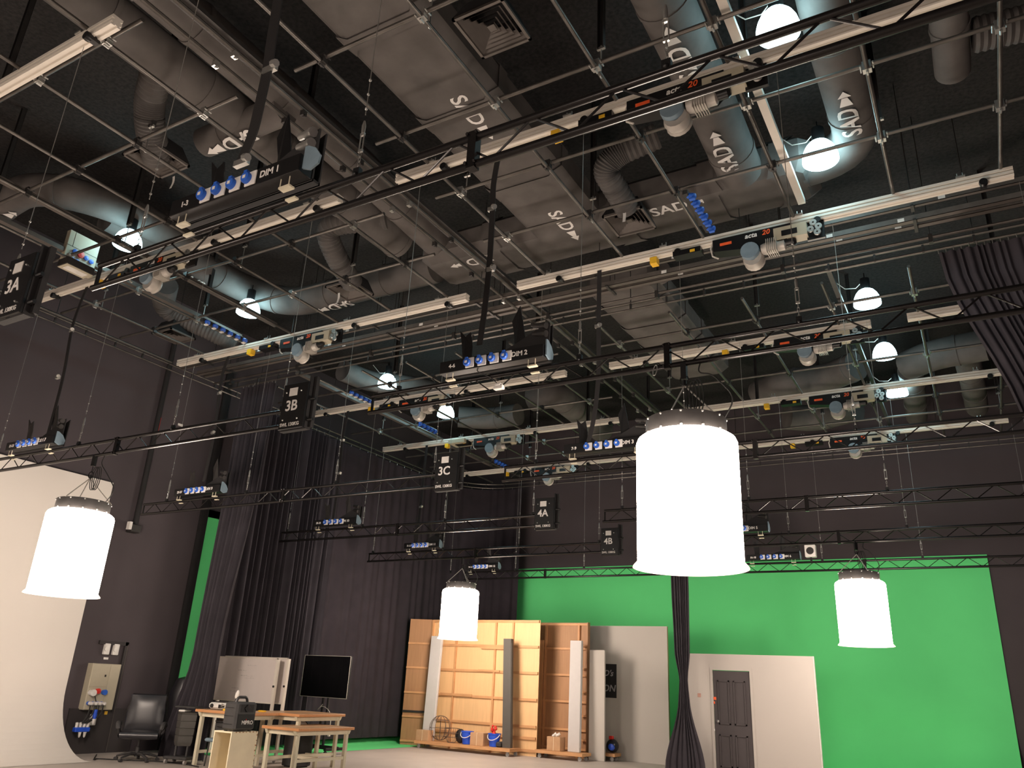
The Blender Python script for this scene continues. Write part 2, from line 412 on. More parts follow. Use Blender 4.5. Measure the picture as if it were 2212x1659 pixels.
tdesc_r = ['large black ladder truss across the top, under the DIM 1 box', 'black ladder truss under the DIM 2 box that carries the big drum lamp',
           'black ladder truss behind the top of the big drum lamp, under the DIM 3 box', 'black ladder truss right of the big drum lamp, fourth right-bay row',
           'black ladder truss fifth in the right bay, carrying the right drum lamp', 'black ladder truss across the top of the green wall, right bay']
x0R = [-5.83, -5.75, -5.9, -5.72, -5.75, -5.75]
for k in range(6): truss(x0R[k], 1.35, ROWY[k], tdesc_r[k], joints=(-2.22,))
# load plates at the inner truss ends
def sign(x, y, txt, label):
    t = thing('load_plate', label, 'sign', (x, y, 4.32))
    part('plate', G().bbox(-.2, .2, -.10, -.07, 0, .58, .006), BLK, t)
    g = G().box(-.2, .22, -.07, .0, -.012, 0); g.box(.185, .2, -.07, .03, 0, .66); g.box(.21, .25, -.02, .03, .02, .66); part('side_bracket', g, BLKM, t)
    part('sticker', G().box(-.09, .04, -.106, -.10, .42, .52), WHT, t)
    g = G(); put_text(g, txt, .185, (-.03, -.102, .29), X, Z); part('number_lettering', g, LETTER, t)
    g = G(); put_text(g, 'SWL 130KG', .06, (-.02, -.102, .055), X, Z); part('load_lettering', g, LETTER, t)
    for a, b in ((-.14, .47), (.10, .47), (-.14, .12), (.09, .12)): part('bolt', G().sph((a, -.102, b), .011, 4), ZINC, t)
    g = G(); g.tube([(.22, -.05, .36), (.30, -.05, .36)], .02, 8); g.tube([(.22, -.05, .1), (.30, -.05, .1)], .02, 8); part('truss_spigot', g, BLK, t)
    return t
for k in range(5):
    sign(-6.86 if k else -6.85, ROWY[k], trn[k], 'black load plate lettered %s with a pale sticker at the truss end' % trn[k])
# suspension cables with turnbuckles
def cable(x, y, ztop, zb, label):
    t = thing('suspension_cable', label, 'cable', (x, y, zb))
    H = ztop-zb
    part('wire', G().tube([(0, 0, .45), (0, 0, H)], .0035, 5), ZINC, t)
    g = G(); g.tube([(0, 0, .30), (0, 0, .36), (0, 0, .40)], [.012, .014, .006], 8)
    g.tube([(.014, 0, .16), (.014, 0, .29)], .005, 5); g.tube([(-.014, 0, .16), (-.014, 0, .29)], .005, 5)
    g.cbox((0, 0, .16), (.035, .014, .02)); g.cbox((0, 0, .29), (.035, .014, .02))
    part('turnbuckle', g, ZINC, t)
    g = G()
    for q in range(4):
        c = .13-.035*q
        ax = X if q % 2 else Y
        g.tube([Vector((0, 0, c))+ax*(.009*math.cos(a))+Z*(.024*math.sin(a)) for a in [i*PI/4 for i in range(8)]], .003, 4, closed=True)
    part('chain_links', g, ZINC, t)
    for q in (.50, .62, .74): part('crimp', G().sph((0, 0, q), .011, 4), ZINC, t)
    g = G(); g.cbox((0, 0, -.02), (.05, .035, .08)); g.sph((0, -.02, -.03), .018, 5); part('eye_clamp', g, BLK, t)
    return t
ck = None
for k, y in enumerate(ROWY):
    for sd, xs in (('left', (-13.5, -11.3, -9.18, -7.15)), ('right', (-5.35, -3.12, -1.04, 1.05))):
        for i, x in enumerate(xs):
            if k == 5 and sd == 'left' and i == 3: continue
            lab = 'hanging wire with turnbuckle, %s from left, %s-bay truss, %s row away' % (ORD[i], sd, ORD[k])
            if ck is None: ck = cable(x, y, 7.46, ZHI+.05, lab)
            else: dup(ck, (x, y, ZHI+.05), lab)
# ================================================================== socket boxes on the trusses
def sockbox(x0, x1, y, n1, n2, label, plugs=False, big=True):
    L = x1-x0; t = thing('socket_box', label, 'socket box', ((x0+x1)/2, y, 4.66)); h = L/2
    part('housing', G().bbox(-h, h, -.09, .03, 0, .135, .004), BLK, t)
    g = G(); poly = [(-h, 0), (h, 0), (h, .42), (h-.16, .36), (h-.42, .24), (0, .16), (-h+.3, .15), (-h, .1)]
    g.prism(poly, .035, .05, lambda u, v, w_: (u, w_, v)); g.prism(poly, .10, .112, lambda u, v, w_: (u, w_, v)); g.box(-h, h, .04, .11, 0, .02)
    part('cable_cradle', g, BLKM, t)
    for xx, pl in ((-h+.22, [(-.05, 0), (.05, 0), (.055, .25), (.03, .42), (-.04, .38), (-.11, .46), (-.085, .28)]), (h-.38, [(-.055, 0), (.06, 0), (.055, .25), (.03, .42), (.0, .60), (-.10, .44), (-.075, .28)])):
        part('strap_guide', G().prism(pl, .10, .112, lambda u, v, w_, xx=xx: (xx+u, w_-.12*max(0, v-.3), .1+v)), BLK if plugs or big else DSTEEL, t)
    for q in range(4):
        cx = -h+.38+.15*q if L > 1.1 else -h+.3+.13*q
        s = part('socket', G().bbox(cx-.045, cx+.06, -.102, -.09, .012, .122, .004), WHT, t)
        g = G().lathe((cx-.02, -.10, .07), [(.001, -.03), (.036, -.03), (.042, -.02), (.042, 0)], 16, ax=Y); g.cbox((cx-.02, -.115, .112), (.03, .03, .02))
        part('socket_cover', g, SBLUE, s)
        g = G().box(cx-.035, cx-.008, -.1335, -.13, .058, .082); part('cover_label', g, WHT, s)
    g = G(); put_text(g, n1, .06, (-h+.16, -.092, .065), X, Z); part('circuit_lettering', g, LETTER, t)
    g = G(); put_text(g, n2, .072, (h-.27 if L > 1.1 else h-.18, -.092, .07), X, Z); part('dimmer_lettering', g, LETTER, t)
    for xx in (-h+.12, h-.14):
        g = G(); g.cbox((xx, -.04, -.07), (.10, .05, .014)); g.tube([(xx-.04, -.06, -.06), (xx-.04, -.06, .02)], .004, 5); g.tube([(xx+.04, -.06, -.06), (xx+.04, -.06, .02)], .004, 5)
        g.cbox((xx+.0, .02, -.12), (.09, .035, .012))
        part('mounting_clamp', g, CREAM, t)
    g = G().prism([(0, .0), (.07, -.03), (.14, .0), (.15, .06), (.10, .13), (.03, .17), (0, .17)], 0, .015, lambda u, v, w_: (h+.01+w_+.0*u, -.06+u, .02+v) if not plugs else (h+.01+u, -.07+w_, .02+v)); part('end_plate', g, GLASSG, t)
    for q in range(2):
        g = G().lathe((h-.08, .02, .30+.09*q), [(.001, -.12), (.026, -.12), (.03, -.08), (.03, .02), (.036, .03), (.036, .06), (.001, .06)], 12, ax=Vector((1, -.25, -.25)))
        part('plug', g, ZINC if plugs else DSTEEL, t)
    return t
sockbox(-4.75, -3.47, 3.05, '1-3', 'DIM 1', 'black box with four blue sockets lettered DIM 1, on the nearest truss', True)
sockbox(-4.70, -3.45, 6.42, '4-6', 'DIM 2', 'black box with four blue sockets lettered DIM 2')
sockbox(-4.83, -3.60, 9.66, '7-9', 'DIM 3', 'black box with four blue sockets, lettered 7-9, half hidden by the big drum lamp')
sockbox(-4.75, -3.52, 12.9, '10-12', 'DIM 4', 'black four-socket box on the fourth right-bay truss, behind the big drum lamp')
sockbox(-4.75, -3.50, 15.94, '13-15', 'DIM 5', 'black box with blue sockets just right of the big drum lamp, fifth right-bay truss')
sockbox(-4.82, -3.60, 19.51, '16-18', 'DIM 6', 'black box with blue sockets on the right-bay truss across the green wall')
lb = [(1, -13.0, -11.75, '19-21', 'DIM 7', 'dark box with four blue sockets on the truss that ends at plate 3B'),
      (2, -13.12, -11.87, '25-27', 'DIM 9', 'dark box with four blue sockets on the truss that ends at plate 3C'),
      (3, -12.6, -11.4, '28-30', 'DIM 10', 'dark box with four blue sockets on the truss that ends at plate 4A'),
      (4, -12.4, -11.36, '31-33', 'DIM 11', 'dark box with four blue sockets on the truss that ends at plate 4B'),
      (5, -12.87, -11.81, '34-36', 'DIM 12', 'dark box with four blue sockets just above the green wall, left end of its truss')]
for k, a, b, n1, n2, lab in lb: sockbox(a, b, ROWY[k]-.06, n1, n2, lab, big=False)
# ================================================================== flat festoon cables
def ribbon(pts, wd, label, cl=(), mm=None):
    g = G(); P = [Vector(p) for p in pts]; n = len(P)
    for side in (0, 1):
        pass
    v = []; f = []
    for p in P:
        for (a, b) in ((-1, -.006), (1, -.006), (1, .006), (-1, .006)): v.append(p+Vector((a*wd/2, b, 0)))
    for i in range(n-1):
        for k in range(4): f.append((i*4+k, i*4+(k+1) % 4, i*4+4+(k+1) % 4, i*4+4+k))
    g.add(v, f, True)
    t = thing('flat_cable', label, 'cable', tuple(P[-1]))
    part('ribbon', g, mm or BLKM, t, world=True)
    for c in cl:
        c = Vector(c); h = G(); h.cbox(c+Vector((0, 0, 0)), (wd*1.25, .04, .05)); h.tube([c+Vector((wd*.4, -.02, .02)), c+Vector((wd*.9, -.03, .0))], .03, 8); part('cable_clamp', h, ZINC, t, world=True)
    return t
def rib_px(px, y, wd, label, clamps=()):
    pts = [on(1, y, *p) for p in px]
    # smooth
    Q = []
    for i in range(len(pts)-1):
        for k in range(6): 
            t = k/6; p0 = pts[max(i-1, 0)]; p1 = pts[i]; p2 = pts[i+1]; p3 = pts[min(i+2, len(pts)-1)]
            Q.append(.5*((2*p1)+(p2-p0)*t+(2*p0-5*p1+4*p2-p3)*t*t+(3*p1-p0-3*p2+p3)*t**3))
    Q.append(pts[-1])
    ribbon(Q, wd, label, [on(1, y, *c) for c in clamps])
rib_px([(603, -60), (600, 0), (586, 90), (578, 148), (560, 230), (545, 290), (520, 350)], 3.2, .11, 'wide flat black cable hanging from the top edge to the DIM 1 box', [(583, 150), (522, 352)])
rib_px([(1075, 345), (1066, 400), (1064, 450), (1058, 560), (1048, 660), (1036, 745)], 6.5, .07, 'flat black cable hanging from the lighting bar to the DIM 2 box', [(1062, 452), (1060, 582)])
rib_px([(1295, 583), (1293, 700), (1293, 800), (1285, 890), (1270, 960)], 9.6, .065, 'flat black cable hanging to the DIM 3 box', [(1291, 705)])
rib_px([(188, 620), (172, 660), (155, 712), (135, 820), (100, 950)], 6.5, .07, 'flat dark cable hanging in front of the black left wall above the 3B truss', [(155, 714), (125, 815)])
rib_px([(496, 765), (483, 800), (474, 848), (462, 940), (440, 1040)], 9.65, .07, 'flat dark cable hanging above the 3C truss near the black wall corner', [(474, 850), (460, 935)])
rib_px([(752, 888), (745, 920), (739, 952), (733, 1025), (720, 1120)], 13.1, .07, 'flat dark cable hanging above the 4A truss', [(740, 952), (733, 1023)])
rib_px([(922, 962), (914, 1040), (908, 1095), (900, 1175)], 16.3, .07, 'flat dark cable hanging above the 4B truss', [(909, 1095)])
# ================================================================== ducts, diffusers
def duct_path(pts, z=None, rad=.6, n=7):
    P = [Vector(p) for p in pts]; out = [P[0]]
    for i in range(1, len(P)-1):
        a = (P[i-1]-P[i]); b = (P[i+1]-P[i]); d = min(rad, a.length*.48, b.length*.48)
        A = P[i]+a.normalized()*d; B = P[i]+b.normalized()*d
        for k in range(n+1):
            t = k/n; out.append(A*(1-t)**2+P[i]*2*t*(1-t)+B*t*t)
    out.append(P[-1]); return out
def duct(pts, r, label, sads=(), rad=.6, elong=1.0):
    P = duct_path(pts, rad=rad)
    t = thing('air_duct', label, 'air duct', tuple(P[0]))
    g = G().tube(P, r, 24); part('duct_run', g, DUCT, t, world=True)
    # joint bands
    L = 0; nxt = 1.1
    for i in range(len(P)-1):
        seg = (P[i+1]-P[i]); l = seg.length
        while L+l > nxt:
            c = P[i]+seg*((nxt-L)/l); d = seg.normalized()
            part('joint_band', G().tube([c-d*.03, c+d*.03], r+.012, 24), DUCT, t, world=True); nxt += 1.35
        L += l
    for (c, ex, ey) in sads: sad(t, c, ex, ey, r)
    return t
def sad(t, c, ex, ey, r, flat=False, size=.3):
    """stencilled SAD with flow arrow wrapped on the underside; c = point on the axis"""
    c = Vector(c); ex = Vector(ex); ey = Vector(ey)
    v, f = text_geo('SAD', size, 0, 'CENTER'); v = list(v); f = list(f); v = [(p[0]-.1, p[1], 0) for p in v]
    o = len(v); a0 = size*.95
    v += [(a0-.06, -.07, 0), (a0-.06, .07, 0), (a0+.1, .03, 0), (a0+.1, .07, 0), (a0+.22, 0, 0), (a0+.1, -.07, 0), (a0+.1, -.03, 0)]
    f += [(o, o+6, o+2, o+1), (o+3, o+5, o+4)]
    g = G()
    vv = []
    for p in v:
        if flat: vv.append(c+ex*p[0]+ey*p[1]-Z*(r+.006))
        else:
            a = p[1]/(r+.006); vv.append(c+ex*p[0]+ey*(math.sin(a)*(r+.03))-Z*(math.cos(a)*(r+.03)))
    g.add(vv, f); part('stencil_lettering', g, LETTER, t, world=True)
DZ = 8.5
k_ = 6.9
duct([(-1.12*k_, -3, DZ), (-1.12*k_, .80*k_, DZ), (-1.12*k_, 1.30*k_, DZ)], .29, 'long round dark duct running over the top left of the grid', [((-1.12*k_, .1*k_, DZ), -Y, -X)])
duct([(-1.0*k_, -1, DZ+.1), (-1.02*k_, 1.0*k_, DZ+.1), (-1.05*k_, 1.40*k_, DZ+.1)], .27, 'round dark duct beside the cable track between the bays')
duct([(-1.0*k_, .80*k_, DZ-.12), (-1.22*k_, .80*k_, DZ-.12)], .2, 'short duct branch stencilled SAD behind the wide black cable', [((-1.13*k_, .80*k_, DZ-.12), -X, Y)])
g = G()
t = thing('air_duct', 'wide rectangular wrapped duct running from the top centre towards the middle', 'air duct', (-.70*k_, 4, 8.3))
g.bbox(-.785*k_, -.61*k_, -3, 1.42*k_, 8.2, 8.75, .12); part('duct_run', g, DUCT, t, world=True)
for yy in (1.5, 3.2, 4.9, 6.4, 8.1): part('joint_band', G().bbox(-.785*k_-.015, -.61*k_+.015, yy, yy+.06, 8.18, 8.77, .12), DUCT, t, world=True)
sad(t, (-.71*6.6, .99*6.6, 8.2), Y, X, 0, True); sad(t, (-.72*6.6, 1.40*6.6, 8.2), Y, X, 0, True)
g = G(); g.bbox(-1.1*k_, -.17*k_, 1.35*k_, 1.50*k_, 8.22, 8.78, .14)
t = thing('air_duct', 'wide cross duct stencilled SAD in the middle of the grid', 'air duct', (-.6*k_, 1.42*k_, 8.2)); part('duct_run', g, DUCT, t, world=True)
sad(t, (-.47*6.6, 1.45*6.6, 8.22), X, -Y, 0, True); sad(t, (-1.0*6.6, 1.46*6.6, 8.22), -X, Y, 0, True)
for xx in (-6.2, -4.0, -2.6, -1.6): part('joint_band', G().bbox(xx, xx+.05, 1.35*k_-.015, 1.50*k_+.015, 8.2, 8.8, .14), DUCT, t, world=True)
duct([(-1.1*k_, 1.43*k_, 8.45), (-1.60*k_, 1.43*k_, 8.45), (-1.67*7.2, 1.33*7.2, 8.8), (-1.69*7.2, .90*7.2, 8.8)], .28, 'round duct curving from the cross duct to the upper left, stencilled SAD', [((-1.43*k_, 1.43*k_, 8.45), -X, Y), ((-1.69*7.2, 1.14*7.2, 8.8), -Y, -X)], rad=.9)
duct([(-.30*k_, -3, DZ), (-.30*k_, 1.0*k_, DZ), (-.305*k_, 1.36*k_, DZ-.1)], .30, 'round duct stencilled SAD with up arrow, left of the two bright lamps', [((-.305*k_, 1.24*k_, DZ-.06), -Y, -X), ((-.30*k_, .98*k_, DZ-.0), -Y, -X)])
duct([(-.085*k_, .95*k_, 8.9), (-.085*k_, 1.04*k_, DZ), (-.085*k_, 1.42*k_, DZ), (-.3*k_, 1.42*k_, DZ)], .28, 'round duct with an elbow right of the upper lamps, stencilled SAD', [((-.087*k_, 1.25*k_, DZ), -Y, -X)], rad=.75)
duct([(-.12*k_, -1, 8.9), (-.12*k_, .9*k_, 8.9)], .28, 'round duct lit blue-grey beside the topmost bright lamp')
duct([(.078*k_, .6*k_, DZ), (.078*k_, 1.26*k_, DZ)], .19, 'straight round duct ending bluntly in the top right corner')
def flex(pts, r, label):
    P = duct_path(pts, rad=.5, n=8); Q = []; 
    for i in range(len(P)-1):
        m = max(2, int((P[i+1]-P[i]).length/.035))
        for k in range(m): Q.append(P[i].lerp(P[i+1], k/m))
    Q.append(P[-1]); rr = [r*(1+.045*(1 if i % 2 else -1)) for i in range(len(Q))]
    solo('flexible_duct', G().tube(Q, rr, 18), FLEX, label, 'air duct')
flex([(.11*k_, 1.19*k_, DZ), (.2*k_, 1.2*k_, DZ), (.34*k_, 1.24*k_, DZ)], .19, 'ribbed flexible duct branching right from the blunt duct at the top right')
flex([(-1.13*k_, .62*k_, 8.4), (-1.2*k_, .66*k_, 8.25), (-1.30*6.5, .73*6.5, 8.05), (-1.39*6.3, .81*6.3, 7.95)], .18, 'ribbed flexible duct dropping to the small grille at the upper left')
flex([(-.42*k_, 1.2*k_, 8.5), (-.50*k_, 1.19*k_, 8.35), (-.555*6.6, 1.25*6.6, 8.2), (-.57*6.3, 1.42*6.3, 7.95)], .17, 'curling flexible duct above the centre right grille')
flex([(-1.08*k_, 1.2*k_, 8.5), (-1.22*k_, 1.14*k_, 8.4), (-1.30*6.6, 1.28*6.6, 8.1), (-1.38*6.3, 1.43*6.3, 7.95)], .18, 'flexible duct dropping to the grille left of centre')
flex([(-1.86*k_, 1.2*k_, 8.5), (-1.98*k_, 1.28*k_, 8.4), (-1.99*6.5, 1.46*6.5, 8.1), (-2.0*6.3, 1.58*6.3, 7.9)], .21, 'flexible duct dropping at the far left above the black wall')
duct([(-1.62*7.2, 1.1*7.2, 8.8), (-1.62*7.2, .88*7.2, 8.8), (-1.72*7.2, .74*7.2, 8.8), (-1.95*7.2, .76*7.2, 8.8)], .27, 'round duct bending to the left edge, stencilled SAD', [((-1.87*7.2, .757*7.2, 8.8), X, -Y)], rad=.7)
duct([(-.60*k_, 1.70*k_, 8.5), (-.60*k_, 1.72*k_, 8.5)], .2, 'duct stub beyond the curtain track')
t = thing('air_duct', 'ribbed rectangular duct section beyond the middle curtain track', 'air duct', (-.7*k_, 14, 8.3))
g = G().bbox(-.79*k_, -.60*k_, 1.66*k_, 2.35*k_, 8.2, 8.75, .12); part('duct_run', g, DUCT, t, world=True)
for yy in (12.2, 13.2, 14.2, 15.2): part('joint_band', G().bbox(-.79*k_-.015, -.60*k_+.015, yy, yy+.07, 8.18, 8.77, .12), DUCT, t, world=True)
def fduct(px, r, label, rad=.7, z=8.5):
    pts = [on(2, z, *p) for p in px]; duct(pts, r, label, rad=rad)
fduct([(1640, 850), (1690, 825), (1780, 820), (1850, 790)], .32, 'rounded cross duct above the fourth right-bay winch')
fduct([(1960, 790), (2020, 765), (2130, 745)], .32, 'round duct end near the right curtain, above the lowest bright lamp')
fduct([(1700, 900), (1760, 905), (1850, 880)], .34, 'dim round duct low behind the third right-bay truss')
fduct([(1980, 900), (1975, 850), (1965, 800)], .25, 'upright-looking duct behind the lowest bright lamp')
fduct([(2110, 880), (2100, 820), (2085, 760)], .25, 'duct marked SAD beside the right curtain')
fduct([(1150, 860), (1200, 850), (1250, 890), (1300, 930)], .34, 'dim duct curve left of the big drum lamp top')
fduct([(740, 800), (800, 825), (870, 830), (960, 850)], .26, 'round duct behind the lamp at left centre')
fduct([(990, 900), (1060, 905), (1120, 895)], .3, 'dim duct beyond the small lamp at left centre')
def diffuser(px, label, z=7.88, s=.6):
    c = on(2, z, *px); t = thing('ceiling_diffuser', label, 'air vent', tuple(c))
    g = G(); h = s/2
    for k in range(1): 
        for (a, b, c1, d) in ((-h, h, -h, -h+.03), (-h, h, h-.03, h), (-h, -h+.03, -h, h), (h-.03, h, -h, h)): g.box(a, b, c1, d, 0, .03)
    part('frame', g, DUCT if False else TRAYD, t)
    g = G()
    for q in range(5):
        a = h-.03-q*.052; b = a-.045
        g.add([(-a, -a, .03), (a, -a, .03), (a, a, .03), (-a, a, .03), (-b, -b, .085), (b, -b, .085), (b, b, .085), (-b, b, .085)], [(0, 1, 5, 4), (1, 2, 6, 5), (2, 3, 7, 6), (3, 0, 4, 7)])
    g.box(-.04, .04, -.04, .04, .03, .035)
    part('louvre_cone', g, TRAYD, t)
    g = G(); g.add([(-h, -h, .03), (h, -h, .03), (h, h, .03), (-h, h, .03), (-.2, -.2, .28), (.2, -.2, .28), (.2, .2, .28), (-.2, .2, .28)], [(0, 1, 5, 4), (1, 2, 6, 5), (2, 3, 7, 6), (3, 0, 4, 7), (4, 5, 6, 7)]); part('plenum', g, BLKM, t)
    return t
TRAYD = mat('diffuser_grey', (.13, .115, .105), .5, .2)
diffuser((1063, 66), 'large square ceiling diffuser at the top centre')
diffuser((337, 348), 'square ceiling grille at the upper left')
diffuser((1360, 482), 'square ceiling diffuser right of centre with a paper strip')
diffuser((755, 630), 'square ceiling diffuser left of centre')
diffuser((375, 728), 'dark ceiling diffuser above the black left wall')
for (p, l) in (((371, 390), 'paper strip hanging from the upper left grille'), ((729, 640), 'paper strip hanging from the diffuser left of centre'), ((1345, 462), 'paper strip on the diffuser right of centre')):
    c = on(2, 7.8, *p); solo('paper_strip', G().grid(lambda u, v: (c.x+.045*u, c.y+.012*math.sin(v*4), c.z-.20*v+.06), 1, 6), WHT, l, 'paper')
# ================================================================== high bay lamps
def bay(c, label, root=[None]):
    if root[0] is not None: return dup(root[0], c, label)
    t = thing('high_bay_lamp', label, 'lamp', c); root[0] = t
    prof = [(.225, 0), (.222, .06), (.205, .13), (.175, .2), (.13, .26), (.08, .29), (.001, .30)]
    part('dome', G().lathe((0, 0, 0), prof, 28), DOME, t)
    part('dome_lens', G().lathe((0, 0, 0), [(.001, -.035), (.1, -.03), (.18, -.015), (.225, 0)], 28), DOME, t)
    g = G().tube([(0, 0, .29), (0, 0, .33), (0, 0, .5)], [.07, .08, .08], 16); g.tube([(0, 0, .5), (0, 0, .62)], .01, 6); part('ballast', g, BLK, t)
    g = G().tube([(-.05, 0, .45), (-.16, .05, .38), (-.34, .08, .42), (-.55, .05, .65)], .007, 5); part('lamp_cord', g, CORD, t)
    return t
bays = [(-1.04, 6.8, 'topmost at the upper right behind the nearest truss'), (-1.04, 9.2, 'upper right beside the duct elbow'),
        (-1.05, 13.7, 'third down the right side, above the second truss'), (-1.05, 16.25, 'fourth down the right side'), (-1.05, 18.65, 'lowest on the right side'),
        (-11.5, 6.57, 'far left beside the beige outlet panel'), (-11.62, 9.3, 'second in the left bay, above the blue outlet strip'),
        (-11.6, 13.6, 'third in the left bay, above plate 3C'), (-11.55, 16.0, 'smallest, fourth in the left bay')]
for x, y, l in bays: bay((x, y, 8.1), 'glowing domed lamp, '+l)
# ================================================================== drum lamps
def drum(x, y, z, label, rz=0):
    t = thing('drum_lamp', label, 'drum lamp', (x, y, z), rz)
    R = .435
    prof = [(R, .03), (R, .5), (R, 1.06), (R-.015, 1.10), (R-.05, 1.125), (R-.09, 1.13)]
    part('shade', G().lathe((0, 0, 0), prof, 48), SHADE, t)
    part('bottom_diffuser', G().lathe((0, 0, 0), [(.001, .035), (R, .03)], 48), SHADE, t)
    part('shade_rim', G().lathe((0, 0, 0), [(R, .05), (R+.035, .012), (R+.04, 0), (R+.03, .0), (R-.005, .03)], 48), RIM, t)
    rc = R-.085
    g = G().lathe((0, 0, 0), [(rc, 1.12), (rc, 1.28), (rc-.01, 1.285), (rc-.02, 1.28), (rc-.02, 1.12)], 40); g.lathe((0, 0, 0), [(.001, 1.145), (rc, 1.14)], 32)
    part('crown_ring', g, DSTEEL, t)
    g = G(); g.cbox((.05, 0, 1.2), (.3, .22, .10)); g.cbox((-.15, .1, 1.2), (.16, .1, .08)); part('lamp_holder', g, BLK, t)
    for q in range(12):
        a = 2*PI*q/12+.2
        for zz in (1.27, 1.15): part('thumb_screw', G().sph((rc*math.cos(a), rc*math.sin(a), zz), .012, 4), ZINC, t)
    ap = Vector((0, 0, 1.62)); top = 4.39-z
    for q in range(3):
        a = 2*PI*q/3+2.6
        part('sling', G().tube([(rc*math.cos(a), rc*math.sin(a), 1.28), ap.lerp(Vector((rc*math.cos(a), rc*math.sin(a), 1.28)), .45), ap], .007, 6), CORD, t)
    g = G(); g.tube([ap, ap+Z*.05], .02, 6); g.tube([ap+Vector((.04*math.cos(a), 0, .05+.05*math.sin(a))) for a in [i*PI/5 for i in range(10)]], .006, 5, closed=True)
    g.tube([ap+Z*.08, (0, 0, top-.12)], .006, 6); g.cbox((0, 0, top-.06), (.05, .05, .16)); part('suspension_hook', g, BLK, t)
    g = G(); pts = [(rc-.02, .0, 1.25), (rc+.1, .02, 1.45), (.25, 0, 1.7), (.12, 0, top-.1), (.16, 0, top+.02)]
    pts = duct_path(pts, rad=.15, n=5); g.tube(pts, .007, 6)
    for q in range(3): g.tube([Vector((.06+.03*q+.05*math.cos(a), 0, top-.32+.17*math.sin(a))) for a in [i*PI/7 for i in range(14)]], .006, 5, closed=True)
    part('power_cable', g, ROPE, t)
    return t
drum(-10.80, 6.48, 2.45, 'glowing white fabric drum lamp hanging at the left in front of the white cyclorama', .3)
drum(-2.07, 6.48, 2.57, 'largest glowing white drum lamp, hanging nearest at the right of centre')
drum(-10.70, 16.0, 2.53, 'smallest glowing white drum lamp, in front of the plywood flats', 1.0)
drum(-10.80, -3.0, 2.5, 'added unseen glowing white fabric drum lamp behind the viewer on the left', .4)  # out of view, added to brighten the near side; continues the lamp rows
drum(-2.4, -3.0, 2.5, 'added unseen glowing white fabric drum lamp behind the viewer on the right', .2)  # second lamp added out of view to brighten the near side
drum(-1.94, 16.0, 2.55, 'glowing white drum lamp in front of the green wall at the right', .6)
# ================================================================== trays, tracks
def tray(y, zz, h, wd, label, st=()):
    t = thing('cable_tray', label, 'cable tray', (-5.6, y, zz))
    g = G(); x0, x1 = -14.2+5.6, 2.6+5.6
    g.box(x0, x1, -wd/2, wd/2, 0, .006); g.box(x0, x1, -wd/2, -wd/2+.006, 0, h); g.box(x0, x1, wd/2-.006, wd/2, 0, h); part('channel', g, TRAY, t)
    for sx in st: part('sticker', G().box(sx+5.6, sx+5.68, -wd/2-.003, -wd/2, .01, .06), WHT, t)
    for q in range(8):
        xx = x0+.9+q*2.2; part('tray_hanger', G().tube([(xx, wd/2+.02, -.03), (xx, wd/2+.02, ZC-zz)], .006, 5), DSTEEL, t)
        part('cross_strut', G().box(xx-.02, xx+.02, -wd/2-.05, wd/2+.05, -.03, -.004), DSTEEL, t)
    return t
tray(9.95, 7.58, .07, .06, 'narrow pale cable tray just beyond the third lighting bar', (-11.9, -9.6, -3.3, .2))
tray(10.36, 7.60, .08, .09, 'pale cable tray with square stickers, middle one of three', (-10.4, -8.2, -3.6, -1.2, -.3))
tray(10.55, 7.62, .08, .09, 'pale cable tray nearest to the curtain track, with square stickers', (-10.2, -8.0, -3.4, -1.1, -.35))
t = thing('track_support_pipe', 'thin dark pipe above the middle double curtain track', 'pipe', (-5.6, 10.8, 7.56)); part('pipe_run', G().tube([(-8.6, 0, 0), (8.2, 0, 0)], .022, 8), STEEL, t)
for q in range(9):
    xx = -8+q*1.95; g = G().cbox((xx, .0, -.03), (.05, .09, .12)); g.tube([(xx, .02, .03), (xx, .02, 2.03)], .007, 5); part('pipe_hanger', g, DSTEEL, t)
def track(name, pts, label, z1=7.61, z2=7.49):
    P = [Vector((a, b, 0)) for a, b in pts]
    t = thing(name, label, 'curtain track', (P[0].x, P[0].y, z2))
    part('upper_rail', G().tube([p+Z*z1 for p in P], .018, 6), STEEL, t, world=True); part('lower_rail', G().tube([p+Z*z2 for p in P], .018, 6), STEEL, t, world=True)
    L = 0; nx = .3; hn = 0
    lm = None
    for i in range(len(P)-1):
        s = P[i+1]-P[i]; l = s.length
        while L+l > nx:
            c = P[i]+s*((nx-L)/l)+Z*((z1+z2)/2)
            if lm is None: lm = G().cbox((0, 0, 0), (.03, .03, z1-z2+.03)).mesh('link_plate', DSTEEL)
            part('link_plate', None, None, t, loc=c-t.location, me=lm); nx += .62; hn += 1
            if hn % 4 == 0: part('track_hanger', G().tube([(0, 0, 0), (0, 0, 2.0)], .008, 5), DSTEEL, t, loc=c-t.location)
        L += l
    return t
track('curtain_track', [(-14.0, 11.05), (2.6, 11.05)], 'double curtain track crossing the studio between the near and far halves')
arc = [(-14.25+1.6-1.6*math.cos(a*PI/24), 21.3-1.6+1.6*math.sin(a*PI/24)) for a in range(13)]
WP = [(-14.25, 5.0)]+arc+[(2.4, 21.3)]
track('curtain_track', WP, 'double curtain track along the black left wall, curving round the far corner')
track('curtain_track', [(-6.9, 18.2), (-5.2, 18.2)], 'short curtain track above the tied curtain, behind the big drum lamp', 7.50, 7.42)
